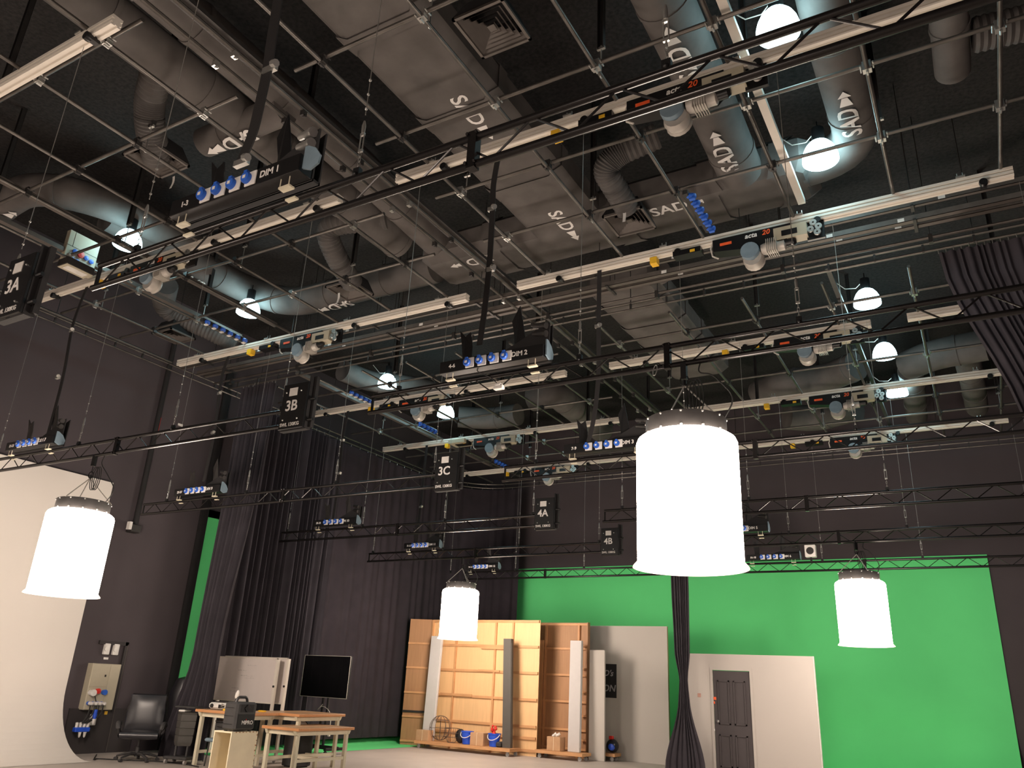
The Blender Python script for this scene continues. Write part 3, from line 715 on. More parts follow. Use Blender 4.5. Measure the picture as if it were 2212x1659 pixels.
for x, l in ((-6.22, 'left'), (-5.93, 'right')):
    t = thing('divider_rail', '%s rail of the pair dividing the two ceiling bays' % l, 'rail', (x, 8, 7.6)); part('rail_run', G().tube([(0, -11, 0), (0, 13, 0)], .026, 8), STEEL, t)
    for q in range(22):
        g = G().cbox((0, -10+q*1.0, -.05), (.05, .06, .07)); g.tube([(-.04, -10+q*1.0, -.06), (.04, -10+q*1.0, -.1)], .012, 5); part('trolley_clamp', g, ZINC if q % 3 == 0 else DSTEEL, t)
t = thing('cable_tray', 'wide dark cable tray running lengthwise between the two bays', 'cable tray', (-6.08, 8, 7.78)); part('channel', G().box(-.08, .08, -11, 13, 0, .01).box(-.085, -.08, -11, 13, 0, .05).box(.08, .085, -11, 13, 0, .05), DSTEEL, t)
for k, (x, y0, y1, wd, m, lab) in enumerate([(-1.36, -1, 9.5, .09, ALU, 'pale lengthwise trunking beside the right-hand row of lamps'), (-1.36, 11.4, 20, .07, DSTEEL, 'dark lengthwise trunking beside the lower right-hand lamps'),
     (-10.9, -1, 9.4, .08, TRAY, 'lengthwise trunking right of the left-hand row of lamps'), (-12.0, 4, 9.5, .16, TRAY, 'lengthwise cable tray left of the left-hand row of lamps'), (-12.3, 11.4, 20, .1, TRAY, 'lengthwise cable tray beyond the track, left-hand lamps')]):
    solo('trunking', G().box(x-wd/2, x+wd/2, y0, y1, 7.72, 7.79), m, lab, 'trunking')
# outlet strips on the grid
def strip(x, y0, y1, n, label, rnd=False):
    t = thing('outlet_strip', label, 'outlet strip', (x, (y0+y1)/2, 7.46)); L = y1-y0
    part('strip_housing', G().bbox(-.035, .035, -L/2, L/2, 0, .07, .005), DSTEEL, t)
    for q in range(n):
        yy = -L/2+L*(q+.5)/n
        g = G().lathe((.03, yy, .02), [(.001, -.02), (.036, -.02), (.04, .03), (.045, .05), (.045, .08), (.03, .09), (.001, .09)], 12, ax=Vector((1, -.2, -.6))); s = part('outlet', g, SBLUE, t)
        part('outlet_lid', G().cbox((.075, yy-.03, -.06), (.07, .05, .02)), SBLUE if not rnd else WHT, s)
strip(-2.55, 8.25, 9.25, 6, 'row of six blue outlets on a ceiling strip near the third right-bay winch')
strip(-11.52, 8.25, 9.3, 6, 'row of six blue outlets on a ceiling strip left of the second left-bay winch', True)
strip(-11.52, 12.2, 13.0, 5, 'row of blue outlets on a ceiling strip above plate 3B', True)
strip(-11.4, 14.6, 15.4, 5, 'row of blue outlets hanging behind the DIM 2 truss end')
strip(-11.4, 18.2, 19.0, 5, 'distant row of blue outlets above plate 4A')
# ceiling outlet panel at the far left
t = thing('outlet_cabinet', 'tall beige outlet panel with blue and red sockets hanging at the far left', 'outlet panel', (-11.9, 6.1, 7.5))
part('panel_box', G().bbox(-.1, 0, -.26, .26, 0, .62, .006), PANEL, t)
part('panel_seam', G().box(0, .003, -.26, .26, .35, .356).box(0, .003, -.17, -.165, .35, .62), BLK, t)
for q, (a, b) in enumerate([(-.15, .13), (-.05, .11), (.06, .09), (.17, .07), (-.12, .26), (.08, .24), (.17, .22)]):
    part('panel_socket', G().lathe((0, a, b+.02), [(.035, 0), (.04, .03), (.001, .035)], 12, ax=X), SBLUE, t)
part('red_socket', G().lathe((0, -.02, .27), [(.05, 0), (.055, .04), (.001, .045)], 12, ax=X), RED, t)
t = thing('ceiling_box', 'flat cream box lamp under the beige outlet panel at the far left', 'box', (-11.44, 5.84, 7.25)); part('box_body', G().bbox(-.13, .13, -.22, .22, 0, .12, .006), DSTEEL, t); part('box_lid', G().box(-.125, .125, -.21, .21, -.006, 0), PANEL, t); part('lid_window', G().box(-.07, .07, -.16, .16, -.009, -.006), WHT, t)
t = thing('ceiling_box', 'beige flat box with blue side outlets beneath the DIM 2 truss end', 'box', (-11.3, 16.4, 7.4)); part('box_body', G().bbox(-.25, .25, -.2, .2, 0, .1, .006), PANEL, t)
t = thing('small_speaker', 'small white square loudspeaker on the truss above the green wall', 'speaker', (-3.35, 19.5, 4.7)); part('cabinet', G().bbox(-.12, .12, -.08, .08, 0, .28, .01), WHT, t); part('cone', G().lathe((0, -.081, .14), [(.001, -.005), (.08, -.005), (.085, 0)], 18, ax=Y), DSTEEL, t); part('bracket', G().box(-.02, .02, -.02, .02, -.1, 0), BLK, t)
# carabiner, floodlight on the DIM 2 truss
c = on(1, 6.44, 1415, 800)
g = G().tube([c+Vector((.018*math.cos(a)+.01*math.sin(a), 0, .05*math.sin(a))) for a in [i*PI/8 for i in range(16)]], .005, 6, closed=True)
solo('carabiner', g, ZINC, 'steel carabiner hooked on the lower tube of the DIM 2 truss', 'carabiner')
t = thing('junction_block', 'small pale junction block dangling under the DIM 2 box by its cable', 'junction box', tuple(on(1, 6.44, 1078, 842)))
part('block_body', G().bbox(-.055, .055, -.03, .03, 0, .045, .006), WHT, t); part('block_cap', G().bbox(-.03, .03, -.035, .035, .04, .065, .004), WHT, t)
cb = on(1, 6.4, 1030, 790)-Vector(t.location); part('block_cable', G().tube(duct_path([cb+Z*.1, cb+Vector((-.02, 0, -.05)), (-.12, 0, .16), (0, 0, .05)], rad=.06, n=4), .005, 6), ROPE, t)

# ================================================================== curtains
def path_eval(P):
    cum = [0]
    for i in range(len(P)-1): cum.append(cum[-1]+(P[i+1]-P[i]).length)
    def ev(s):
        s = max(0, min(cum[-1], s))
        for i in range(len(P)-1):
            if s <= cum[i+1]+1e-9: break
        t = (s-cum[i])/max(1e-9, cum[i+1]-cum[i]); d = (P[i+1]-P[i]).normalized()
        return P[i].lerp(P[i+1], t), Vector((-d.y, d.x, 0))
    return ev, cum[-1]
def curtain(top, bot, zt, zb, lam, amp, label, m, per=10, nv=10, mid=None):
    """top/bot: point lists (x,y); mid: optional list of (v, path) between; folds across the path"""
    keys = [(0, top)]+(mid or [])+[(1, bot)]
    ke = [(v, path_eval([Vector((a, b, 0)) for a, b in p])) for v, p in keys]
    L = ke[0][1][1]; n = max(4, int(L/lam)); rnd = random.Random(n*31+int(L*100))
    ph = [rnd.uniform(.7, 1.3) for _ in range(n+2)]
    def fn(u, v):
        for i in range(len(ke)-1):
            if v <= ke[i+1][0]+1e-9: break
        a, b = ke[i], ke[i+1]; t = (v-a[0])/(b[0]-a[0]); t = t*t*(3-2*t) if mid else t
        pa, na = a[1][0](u*a[1][1]); pb, nb = b[1][0](u*b[1][1])
        p = pa.lerp(pb, t); nn = na.lerp(nb, t)
        A = ph[min(n, int(u*n))]
        aa = amp(u) if callable(amp) else amp
        wd = (a[1][1]*(1-t)+b[1][1]*t)/L
        off = aa*A*math.sin(u*n*2*PI+1.6*math.sin(u*n*.9+1)+1.1*math.sin(u*n*2.3)+.5*math.sin(v*3+u*5))*(1+.25*v)*(1.0 if wd > .6 else .6)
        return (p.x+nn.x*off, p.y+nn.y*off, zt+(zb-zt)*v)
    g = G().grid(fn, n*per, nv)
    t = thing('curtain', label, 'curtain', fn(.5, 1)); part('curtain_cloth', g, m, t, world=True)
    hg = []
    for q in range(0, min(n, 60)):
        p = Vector(fn(q/min(n, 60), 0)); part('curtain_hook', G().tube([p, p+Z*.06], .006, 4), ZINC, t, world=True)
    return t
curtain([(-13.55, 11.05), (-12.45, 11.05)], [(-14.0, 11.0), (-13.55, 11.05), (-12.8, 11.12)], 7.43, .03, .11, .05, 'gathered black curtain beside the green strip, behind the office chair', CURT2, mid=[(.30, [(-13.5, 11.05), (-12.5, 11.05)]), (.74, [(-13.5, 11.0), (-12.75, 11.0)])], nv=24)
wp2 = [(-14.25, 12.3), (-14.25, 15.2)]
curtain(wp2, wp2, 7.43, .10, .16, .07, 'heavy black curtain with deep folds behind the whiteboards', CURT2)
wp3 = [(-14.25, 15.2)]+arc+[(-12.2, 21.3)]
curtain(wp3, wp3, 7.43, .17, .33, .022, 'long smooth black curtain along the wall behind the television', CURT)
curtain([(-6.45, 18.2), (-6.02, 18.2)], [(-6.52, 18.15), (-5.62, 18.15)], 7.38, .05, .05, .022, 'tied black curtain column hanging between the two grey flats', CURT2, nv=40,
        mid=[(.45, [(-6.30, 18.2), (-5.88, 18.2)]), (.66, [(-6.26, 18.2), (-5.9, 18.2)]), (.755, [(-6.15, 18.18), (-5.96, 18.18)]), (.80, [(-6.18, 18.17), (-5.93, 18.17)])])
curtain([(.12, 11.05), (2.6, 11.05)], [(1.5, 11.0), (2.6, 11.0)], 7.43, .05, .09, .022, 'black pleated curtain hanging at the upper right edge of the photo', CURT2, mid=[(.38, [(.75, 11.05), (2.6, 11.05)])], nv=18)
# ================================================================== left wall fittings
wx = XL
t = thing('wall_conduit', 'black vertical conduit with a loudspeaker bracket low on the left wall', 'conduit', (wx+.05, 10.35, 4.3))
part('conduit_run', G().tube([(0, 0, 0), (0, 0, 4.3)], .055, 12), BLKM, t); part('speaker_bracket', G().bbox(-.04, .16, -.16, .05, -.1, .06, .01), DSTEEL, t); part('bracket_plate', G().box(.05, .15, -.22, -.16, -.06, .1), WHT, t)
solo('warning_tag', G().box(wx+.0, wx+.03, 10.36, 10.44, 6.43, 6.78), RED, 'small red tag high on the black left wall', 'tag')
solo('name_plate', G().box(wx+.0, wx+.02, 10.9, 11.02, 6.75, 6.80), WHT, 'tiny white plate high on the black left wall', 'sign')
t = thing('switch_recess', 'black framed recess with trunking around the power cabinet on the left wall', 'trunking', (wx, 10.5, .8))
part('side_trunk', G().box(0, .05, 10.72-10.5, 10.79-10.5, -.05, 1.25), PAINTB, t); part('top_trunk', G().box(0, .05, -.35, .29, 1.18, 1.25), PAINTB, t); part('trunk_edge', G().box(.05, .054, .275, .283, -.78, 1.2), TRAY, t)
for i, yy in enumerate((10.33, 10.53)):
    t = thing('isolator_switch', 'small white isolator switch, %s of the pair above the power cabinet' % ('left' if i == 0 else 'right'), 'switch', (wx, yy, 1.79))
    part('switch_body', G().bbox(0, .07, -.06, .06, 0, .21, .01), WHT, t); part('rotary_knob', G().lathe((.07, -.02, .11), [(.05, 0), (.05, .02), (.001, .025)], 12, ax=X), WHT, t)
solo('name_plate', G().box(wx, wx+.01, 10.33, 10.43, 1.70, 1.74), WHT, 'small white plate under the two isolator switches', 'sign')
t = thing('power_cabinet', 'beige electrical cabinet on the black left wall', 'cabinet', (wx, 10.36, .78))
part('cabinet_body', G().bbox(0, .17, -.33, .28, 0, .84, .006), PANEL, t)
part('upper_door', G().bbox(.17, .18, -.32, .04, .42, .83, .004), PANEL, t); part('door_lock', G().cbox((.185, -.03, .62), (.01, .03, .04)), BLK, t)
part('side_door', G().bbox(.17, .18, .055, .27, .01, .83, .004), PANEL, t); part('lower_panel', G().bbox(.17, .178, -.32, .04, .01, .40, .004), PANEL, t)
for q in range(4):
    g = G().lathe((.17, -.27+.09*q, .12), [(.034, 0), (.036, .06), (.001, .06)], 12, ax=X); part('cabinet_socket', g, SBLUE, t)
g = G().lathe((.17, .0, .32), [(.045, 0), (.05, .08), (.001, .08)], 12, ax=X); part('cabinet_socket', g, SBLUE, t)
g = G().lathe((.17, -.14, .34), [(.045, 0), (.05, .07), (.001, .08)], 12, ax=X); part('red_cabinet_socket', g, RED, t)
g = G().lathe((.17, -.27, .31), [(.05, 0), (.05, .09), (.06, .09), (.06, .13), (.001, .13)], 14, ax=X); part('white_plug', g, WHT, t)
for q in range(4):
    y0 = 10.36-.27+.09*q
    P = duct_path([(wx+.27, y0, .88), (wx+.30, y0-.02, .70), (wx+.24, 10.02+.03*q, .55)], rad=.12, n=4)
    t = thing('plug_lead', 'black lead plugged into the power cabinet, %s from the left' % ORD[q], 'cable', tuple(P[-1])); part('lead', G().tube(P, .014, 6), ROPE, t, world=True); part('plug_body', G().lathe((wx+.23, y0, .90), [(.034, 0), (.03, .08), (.001, .09)], 10, ax=X), WHT, t, world=True)
t = thing('extension_socket', 'cluster of blue extension sockets with white plugs hanging under the power cabinet', 'extension socket', (wx+.2, 10.06, .40))
part('socket_block', G().bbox(-.05, .05, -.15, .15, 0, .08, .01), BLUE, t)
for q in range(4): part('white_plug', G().lathe((.0, -.11+.075*q, .07), [(.026, 0), (.03, .09), (.001, .1)], 10), WHT, t); 
for q in range(2): part('hanging_plug', G().lathe((.04, -.04+.1*q, -.10), [(.001, 0), (.02, .02), (.03, .1)], 10), WHT, t)
t = thing('hanging_plug', 'blue and white plug dangling in front of the cabinet bottom', 'plug', (wx+.28, 10.22, .55)); part('plug_body', G().lathe((0, 0, .08), [(.03, 0), (.04, .05), (.035, .16), (.001, .17)], 12), BLUE, t); part('plug_tip', G().lathe((0, 0, -.03), [(.001, 0), (.025, .04), (.03, .12)], 12), WHT, t); part('lead', G().tube(duct_path([(0, 0, .24), (-.02, -.02, .38), (-.05, -.05, .48)], rad=.06), .01, 6), ROPE, t)
g = G().bbox(wx+.04, wx+.07, 10.28, 10.42, .50, .70, .008); g.bbox(wx+.04, wx+.08, 10.2, 10.3, .42, .56, .008)
solo('paper_bag', g, WHT, 'crumpled white paper bag hanging below the beige cabinet', 'bag')
solo('warning_tag', G().box(wx+.036, wx+.045, 10.58, 10.64, .69, .75), YEL, 'small yellow sticker under the beige cabinet', 'tag')
def cord(pts, r, label, m=None, rad=.3):
    P = duct_path([(a, b, r+.002) for a, b in pts], rad=rad); solo('floor_cable', G().tube(P, r, 6), m or ROPE, label, 'cable')
cord([(-14.9, 10.35), (-14.1, 9.75), (-14.3, 9.95), (-13.9, 10.15), (-13.4, 10.6), (-12.7, 10.65), (-12.3, 10.55)], .011, 'black cable trailing on the floor past the office chair')
t = thing('wrapped_bundle', 'glossy black wrapped bundle at the foot of the green strip beside the curtain', 'bundle', (-14.75, 11.9, 0))
g = G().lathe((0, 0, 0), [(.001, 0), (.2, .02), (.24, .3), (.2, .8), (.24, 1.1), (.15, 1.4), (.001, 1.45)], 14); part('wrapped_body', g, LEATH, t)
# ================================================================== office chair
t = thing('office_chair', 'black leather office chair against the black wall', 'office chair', (-13.75, 10.35, 0), math.radians(48)); t.scale = (1.15, 1.15, .95)
def pad(w, d, h, n=8, bulge=.03):
    g = G(); N = n
    def s(u, v, side):
        x = (u-.5)*w; y = (v-.5)*d; k = (1-abs(2*u-1)**4)*(1-abs(2*v-1)**4)
        return (x, y, (h/2+bulge*k)*side)
    g.grid(lambda u, v: s(u, v, 1), N, N); g.grid(lambda u, v: s(1-u, v, -1), N, N)
    for e in range(4):
        def ed(u, v, e=e):
            a = {0: (u, 0), 1: (1, u), 2: (1-u, 1), 3: (0, 1-u)}[e]; x, y, z1 = s(a[0], a[1], 1); bul = .02*math.sin(PI*v)
            nx, ny = {0: (0, -1), 1: (1, 0), 2: (0, 1), 3: (-1, 0)}[e]; return (x+nx*bul, y+ny*bul, z1*(2*v-1))
        g.grid(ed, N, 4)
    return g
g = pad(.56, .54, .10); g.xf(lambda p: Vector((p.x, p.y-.02, p.z+.46))); part('seat', g, LEATH, t)
g = pad(.56, .66, .09, bulge=.04); g.xf(lambda p: Vector((p.x*(1.0 if p.y < .1 else .93), .27+p.z+.10*(p.y+.33)-.06*(1-(p.x/.3)**2)*0, p.y+.83))); part('backrest', g, LEATH, t)
for sx in (-1, 1):
    P = duct_path([(sx*.24, .1, .42), (sx*.34, .1, .5), (sx*.34, .02, .66), (sx*.33, -.22, .68), (sx*.32, -.26, .60), (sx*.27, -.2, .42)], rad=.08, n=4)
    part('armrest', G().tube(P, [.022+.016*(1 if 6 < i < 20 else 0) for i in range(len(P))], 8), PLAS, t)
part('gas_column', G().tube([(0, 0, .08), (0, 0, .24), (0, 0, .25), (0, 0, .41)], [.035, .035, .02, .02], 10).cbox((0, 0, .40), (.22, .26, .05)), PLAS, t)
for q in range(5):
    a = 2*PI*q/5+.3; d = Vector((math.cos(a), math.sin(a), 0))
    s = part('base_leg', G().tube([Z*.12, d*.14+Z*.13, d*.31+Z*.075], [.03, .026, .018], 8), PLAS, t)
    part('caster', G().lathe(d*.32+Z*.03, [(.001, -.02), (.03, -.02), (.03, .02), (.001, .02)], 12, ax=d.cross(Z)).tube([d*.31+Z*.03, d*.31+Z*.08], .012, 6), PLAS, s)
# ================================================================== ribbed bin on a wheeled stand
t = thing('wheeled_bin', 'dark ribbed bin on a wheeled stand beside the work table', 'bin', (-12.95, 10.66, 0), .25)
g = G(); R_ = [(.13, .30), (.145, .34)]
for q in range(4): R_ += [(.15+.004*q, .36+.12*q), (.155+.004*q, .46+.12*q), (.143+.004*q, .47+.12*q)]
R_ += [(.175, .86), (.001, .86)]
g.lathe((0, 0, 0), R_, 4, smooth=False); g.xf(lambda p: Vector((p.x*1.25, p.y*1.0, p.z))); part('bin_body', g, BINM, t)
part('bin_lid', G().bbox(-.2, .22, -.14, .14, .93, .965, .01), PLAS, t); part('stand_pole', G().tube([(-.12, 0, .05), (-.12, 0, .32)], .025, 8).tube([(.12, 0, .05), (.12, 0, .32)], .02, 8), PLAS, t)
part('stand_base', G().bbox(-.24, .24, -.16, .16, .08, .13, .01), PLAS, t)
part('lid_cloth', G().bbox(-.14, .0, -.1, .1, .865, .90, .01), WHT, t)
for a in (-.2, .2):
    for b in (-.12, .12): part('caster', G().lathe((a, b, .04), [(.001, -.015), (.04, -.015), (.04, .015), (.001, .015)], 12, ax=X), RUBB, t)
# ================================================================== work tables
def table(x0, x1, y0, y1, h, label, low=True):
    t = thing('work_table', label, 'table', ((x0+x1)/2, (y0+y1)/2, 0)); a = (x1-x0)/2; b = (y1-y0)/2
    g = G().bbox(-a, a, -b, b, h-.045, h, .004); 
    part('tabletop', g, ORWD, t); part('top_laminate', G().box(-a+.004, a-.004, -b+.004, b-.004, h, h+.002), ORWT, t)
    part('apron', G().box(-a+.06, a-.06, -b+.07, -b+.1, h-.12, h-.045).box(-a+.06, a-.06, b-.1, b-.07, h-.12, h-.045).box(-a+.07, -a+.1, -b+.1, b-.1, h-.12, h-.045).box(a-.1, a-.07, -b+.1, b-.1, h-.12, h-.045), CREAM, t)
    for sx in (-1, 1):
        for sy in (-1, 1):
            lx = sx*(a-.10); ly = sy*(b-.10); g = G().box(lx-.03, lx+.03, ly-.03, ly+.03, 0, h-.045)
            g.prism([(0, 0), (.14, 0), (.06, -.08), (0, -.08)], -.028, .028, lambda u, v, w_, sx=sx, lx=lx, ly=ly: (lx-sx*u, ly+w_, h-.045+v)) if False else g.prism([(-.09, 0), (.09, 0), (.05, -.07), (-.05, -.07)], -.032, .032, lambda u, v, w_, lx=lx, ly=ly: (lx+w_, ly+u, h-.045+v))
            part('leg', g, CREAM, t)
    if low:
        for sx in (-1, 1): lx = sx*(a-.10); part('stretcher', G().box(lx-.02, lx+.02, -b+.12, b-.12, .20, .25), CREAM, t)
        part('stretcher', G().box(-a+.12, a-.12, -.02, .02, .20, .25), CREAM, t)
    return t
table(-12.72, -11.42, 10.62, 11.42, .93, 'left work table with orange edge carrying the white projector')
table(-12.1, -11.0, 11.5, 12.75, .93, 'far work table with orange edge, under the whiteboard corner')
table(-11.28, -10.4, 10.9, 12.35, .74, 'lowest work table with orange edge, nearest on the right', True)
# things on / under the tables
t = thing('projector', 'white projector lying on the left work table', 'projector', (-12.42, 10.95, .932), .1)
part('projector_body', G().bbox(-.2, .2, -.14, .14, .01, .12, .03), WHT, t); part('vent_grille', G().box(.05, .19, -.143, -.139, .03, .09), BLK, t)
part('lens', G().lathe((-.1, -.14, .065), [(.035, 0), (.035, -.02), (.001, -.02)], 12, ax=Y), SCRN, t)
solo('document_box', G().bbox(-12.55, -12.3, 10.9, 11.05, 1.053, 1.07, .004), DSTEEL, 'thin dark tray lying on the projector', 'tray')
t = thing('standing_brush', 'white round-headed brush standing on its dark handle by the projector', 'brush', (-12.13, 10.98, .932))
part('brush_handle', G().tube([(0, 0, 0), (.02, 0, .22)], .016, 8), DSTEEL, t); g = G().sph((0, 0, 0), .05, 8, sz=1.6); g.xf(lambda p: Vector((p.x*.9+.03+p.z*.2, p.y*.5, p.z+.27))); part('brush_head', g, WHT, t)
solo('cable_bundle', G().tube([Vector((-12.22+.07*math.cos(a*1.0)*(1-.03*a), 10.82+.05*math.sin(a), .94+.006*a)) for a in [i*.45 for i in range(40)]], .006, 5), CORD, 'small tangle of white cable beside the projector', 'cable')
solo('tape_roll', G().lathe((-12.12, 10.78, .932), [(.02, 0), (.045, 0), (.045, .03), (.02, .03)], 14), YEL, 'yellow roll on the left table by the projector', 'tape')
solo('tape_roll', G().bbox(-11.75, -11.6, 11.2, 11.28, .932, .96, .01), YEL, 'yellow piece lying right of the black loudspeaker on the table', 'tape')
t = thing('equipment_case', 'black equipment case on the pale shelf under the left table', 'case', (-12.2, 11.0, .46)); part('case_body', G().bbox(-.2, .25, -.15, .15, .0, .27, .02), PLAS, t); part('case_lid', G().bbox(-.21, .26, -.16, .16, .27, .30, .01), PLAS, t); part('case_handle', G().tube([(-.1, -.16, .2), (-.1, -.19, .2), (.1, -.19, .2), (.1, -.16, .2)], .008, 6), DSTEEL, t)
t = thing('pale_stool', 'pale blue-grey stool under the left table', 'stool', (-12.25, 10.95, 0)); part('stool_seat', G().bbox(-.26, .30, -.2, .2, .40, .46, .02), GLASSG, t)
for a in (-.2, .24):
    for b in (-.15, .15): part('stool_leg', G().tube([(a, b, 0), (a*.9, b*.9, .41)], .014, 6), DSTEEL, t)
t = thing('subwoofer_box', 'black boxy speaker standing on the floor below the far table', 'speaker', (-11.5, 12.1, 0)); part('cabinet', G().bbox(-.18, .18, -.2, .2, .02, .6, .015), PLAS, t); part('grille', G().box(.18, .185, -.16, .16, .08, .54), BLK, t); part('speaker_feet', G().box(-.15, .15, -.15, .15, 0, .02), BLK, t)
t = thing('stage_lamp', 'small black stage lamp with a glassy front on the floor cabinet under the far table', 'lamp', (-11.5, 12.1, .6)); part('lamp_body', G().lathe((0, 0, .09), [(.001, -.1), (.07, -.1), (.09, .02), (.1, .1)], 14, ax=Vector((1, -.4, .1))), PLAS, t); part('lamp_lens', G().lathe((0, 0, .09), [(.001, .08), (.09, .08)], 14, ax=Vector((1, -.4, .1))), WHT, t); part('lamp_yoke', G().box(-.05, .05, -.09, .09, 0, .02), BLK, t)
# ================================================================== painted box with the portable PA speaker
t = thing('painted_box', 'worn cream plywood box standing upright, open on its left face', 'box', (-10.65, 9.77, 0))
part('box_shell', G().box(-.2, .2, -.27, .27, .695, .715).box(-.2, .2, -.27, .27, 0, .02).box(.18, .2, -.27, .27, .02, .695).box(-.2, -.18, -.27, .27, .02, .695).box(-.18, .18, .25, .27, .02, .695), BOXW, t)
g = G(); random.seed(3)
for q in range(9): 
    zz = .05+.075*q; g.box(.2, .2015, .27-random.uniform(.01, .03), .27, zz, zz+random.uniform(.01, .03))
for q in range(7):
    yy = -.2+.07*q; g.box(.2, .2015, yy, yy+random.uniform(.02, .04), .70, .715)
part('chipped_edge', g, PLYD, t, 'chipped brown edge')
t = thing('portable_speaker', 'black portable loudspeaker with carry handle on the cream box', 'speaker', (-10.60, 9.74, .716))
g = G().bbox(-.15, .15, -.21, .21, .012, .43, .03); part('cabinet', g, PLAS, t)
for q in range(3): part('side_groove', G().box(-.12, .08, -.213, -.209, .10+.12*q, .108+.12*q), BLK, t)
part('front_grille', G().bbox(.15, .158, -.17, .17, .05, .25, .003), BLK, t)
part('horn_recess', G().box(.15, .155, -.13, .13, .285, .40), BLK, t); part('horn', G().lathe((.15, 0, .34), [(.001, .0), (.03, .004), (.06, .02), (.065, .02)], 4, ax=X, smooth=False), DSTEEL, t)
g = G(); put_text(g, 'MIPRO', .08, (.160, .03, .13), Y, Z, ext=.001, align='CENTER'); part('logo_lettering', g, LETTER, t); part('logo_dot', G().cbox((.160, .0, .175), (.002, .012, .02)), RED, t)
P = duct_path([(0, -.12, .42), (0, -.09, .50), (0, .09, .50), (0, .12, .42)], rad=.05, n=4); part('carry_handle', G().tube(P, .022, 8), PLAS, t)
for a in (-.1, .1):
    for b in (-.15, .15): part('rubber_foot', G().cbox((a, b, .006), (.04, .04, .012)), BLK, t)
# ================================================================== whiteboards and television
def wboard(x0, x1, y, z0, z1, label, board=True):
    t = thing('whiteboard', label, 'whiteboard', ((x0+x1)/2, y, 0)); a = (x1-x0)/2
    part('board', G().box(-a+.02, a-.02, -.008, .008, z0+.02, z1-.02), WBRD, t)
    part('frame', G().bbox(-a, a, -.016, .016, z1-.03, z1, .004).bbox(-a, a, -.016, .016, z0, z0+.03, .004).bbox(-a, -a+.03, -.016, .016, z0, z1, .004).bbox(a-.03, a, -.016, .016, z0, z1, .004), ALU, t)
    for s in (-1, 1):
        part('stand_post', G().box(s*(a+.02)-.02, s*(a+.02)+.02, -.03, .03, .08, z1-.02), ALU, t); part('stand_foot', G().bbox(s*(a+.02)-.025, s*(a+.02)+.025, -.28, .28, .05, .09, .005), ALU, t)
        part('clamp_knob', G().lathe((s*(a+.02), -.03, (z0+z1)/2-.1), [(.02, 0), (.022, -.02), (.001, -.025)], 10, ax=Y), BLK, t)
        for q in (-.25, .25): part('caster', G().lathe((s*(a+.02), q, .028), [(.001, -.012), (.028, -.012), (.028, .012), (.001, .012)], 10, ax=X), RUBB, t)
    return t
t = wboard(-13.95, -12.24, 12.0, 1.04, 1.88, 'white writing board on a wheeled aluminium stand, the front one')
g = G()
random.seed(5)
for (a, b, n_) in ((-.2, 1.62, 7), (.05, 1.72, 8), (-.1, 1.52, 10), (.0, 1.48, 9), (-.3, 1.28, 6), (-.35, 1.22, 8)):
    for q in range(n_): g.box(a+.035*q, a+.035*q+random.uniform(.012, .026), -.0095, -.0085, b, b+random.uniform(.004, .022))
part('marker_writing', g, INK, t)
wboard(-13.97, -12.16, 12.2, 1.04, 1.90, 'second whiteboard frame showing just behind the front one')
t = thing('television', 'large black television on a wheeled pole stand in front of the black curtain', 'television', (-13.3, 14.6, 0), -.04)
part('screen_panel', G().bbox(-.73, .73, -.03, .03, 1.14, 2.04, .008), BLK, t); part('screen', G().box(-.715, .715, -.034, -.03, 1.16, 2.025), SCRN, t)
part('bezel', G().box(-.73, .73, -.036, -.03, 2.03, 2.04).box(-.73, -.722, -.036, -.03, 1.14, 2.04).box(.722, .73, -.036, -.03, 1.14, 2.04).box(-.73, .73, -.036, -.03, 1.14, 1.15), ALU, t)
part('stand_pole', G().tube([(-.08, .08, .12), (-.08, .08, 1.6)], .03, 8).tube([(.08, .08, .12), (.08, .08, 1.6)], .03, 8), BLK, t); part('stand_shelf', G().bbox(-.15, .38, -.2, .16, .76, .785, .004), DSTEEL, t)
part('stand_base', G().bbox(-.55, .55, .0, .1, .08, .16, .01).bbox(-.55, -.47, -.3, .35, .08, .14, .01).bbox(.47, .55, -.3, .35, .08, .14, .01), BLK, t)
for a in (-.51, .51):
    for b in (-.27, .32): part('caster', G().lathe((a, b, .04), [(.001, -.015), (.04, -.015), (.04, .015), (.001, .015)], 12, ax=X), BLK, t)
part('power_lead', G().tube(duct_path([(-.02, .02, 1.0), (-.12, -.05, .85), (.05, -.08, .98), (.3, -.1, .9), (.42, -.12, .75), (.4, -.1, .45)], rad=.12, n=4), .009, 6), CORD, t)
part('lead_plug', G().bbox(.37, .43, -.13, -.08, .36, .46, .01), WHT, t)
# ================================================================== scenery flats
t = thing('plywood_flat', 'wide plywood scenery flat seen from its battened back', 'scenery flat', (-11.88, 18.7, 0))
a0, a1 = -13.36+11.88, -9.98+11.88
part('plywood_sheet', G().box(a0, a1, 0, .015, 0, 3.2), PLY, t)
for k, zz in enumerate((.12, .40, .66, 1.28, 1.91, 2.54, 3.16)):
    part('horizontal_batten', G().box(a0, a1-.02, -.04-.004*(k % 2), 0, zz-.03, zz+.03), BATT, t)
for xx in (-13.32, -12.52, -11.28, -10.76):
    part('upright_batten', G().box(xx+11.88-.025, xx+11.88+.025, -.055, 0, 0, 3.18), BATT, t)
for (a, b, c1, c2) in ((-11.7, -10.75, 2.46, 2.52), (-12.9, -11.9, 1.27, 1.33), (-11.75, -11.1, 1.9, 1.95)): part('patch_strip', G().box(a+11.88, b+11.88, -.07, -.04, c1, c2), BATT, t)
t = thing('plywood_return', 'narrow plywood return panel angled at the left end of the wide flat', 'scenery flat', (-13.38, 18.69, 0), math.radians(22))
part('plywood_sheet', G().box(-.62, 0, 0, .015, 0, 3.2), PLYD, t)  # shade on this angled panel is put into the darker sheet colour
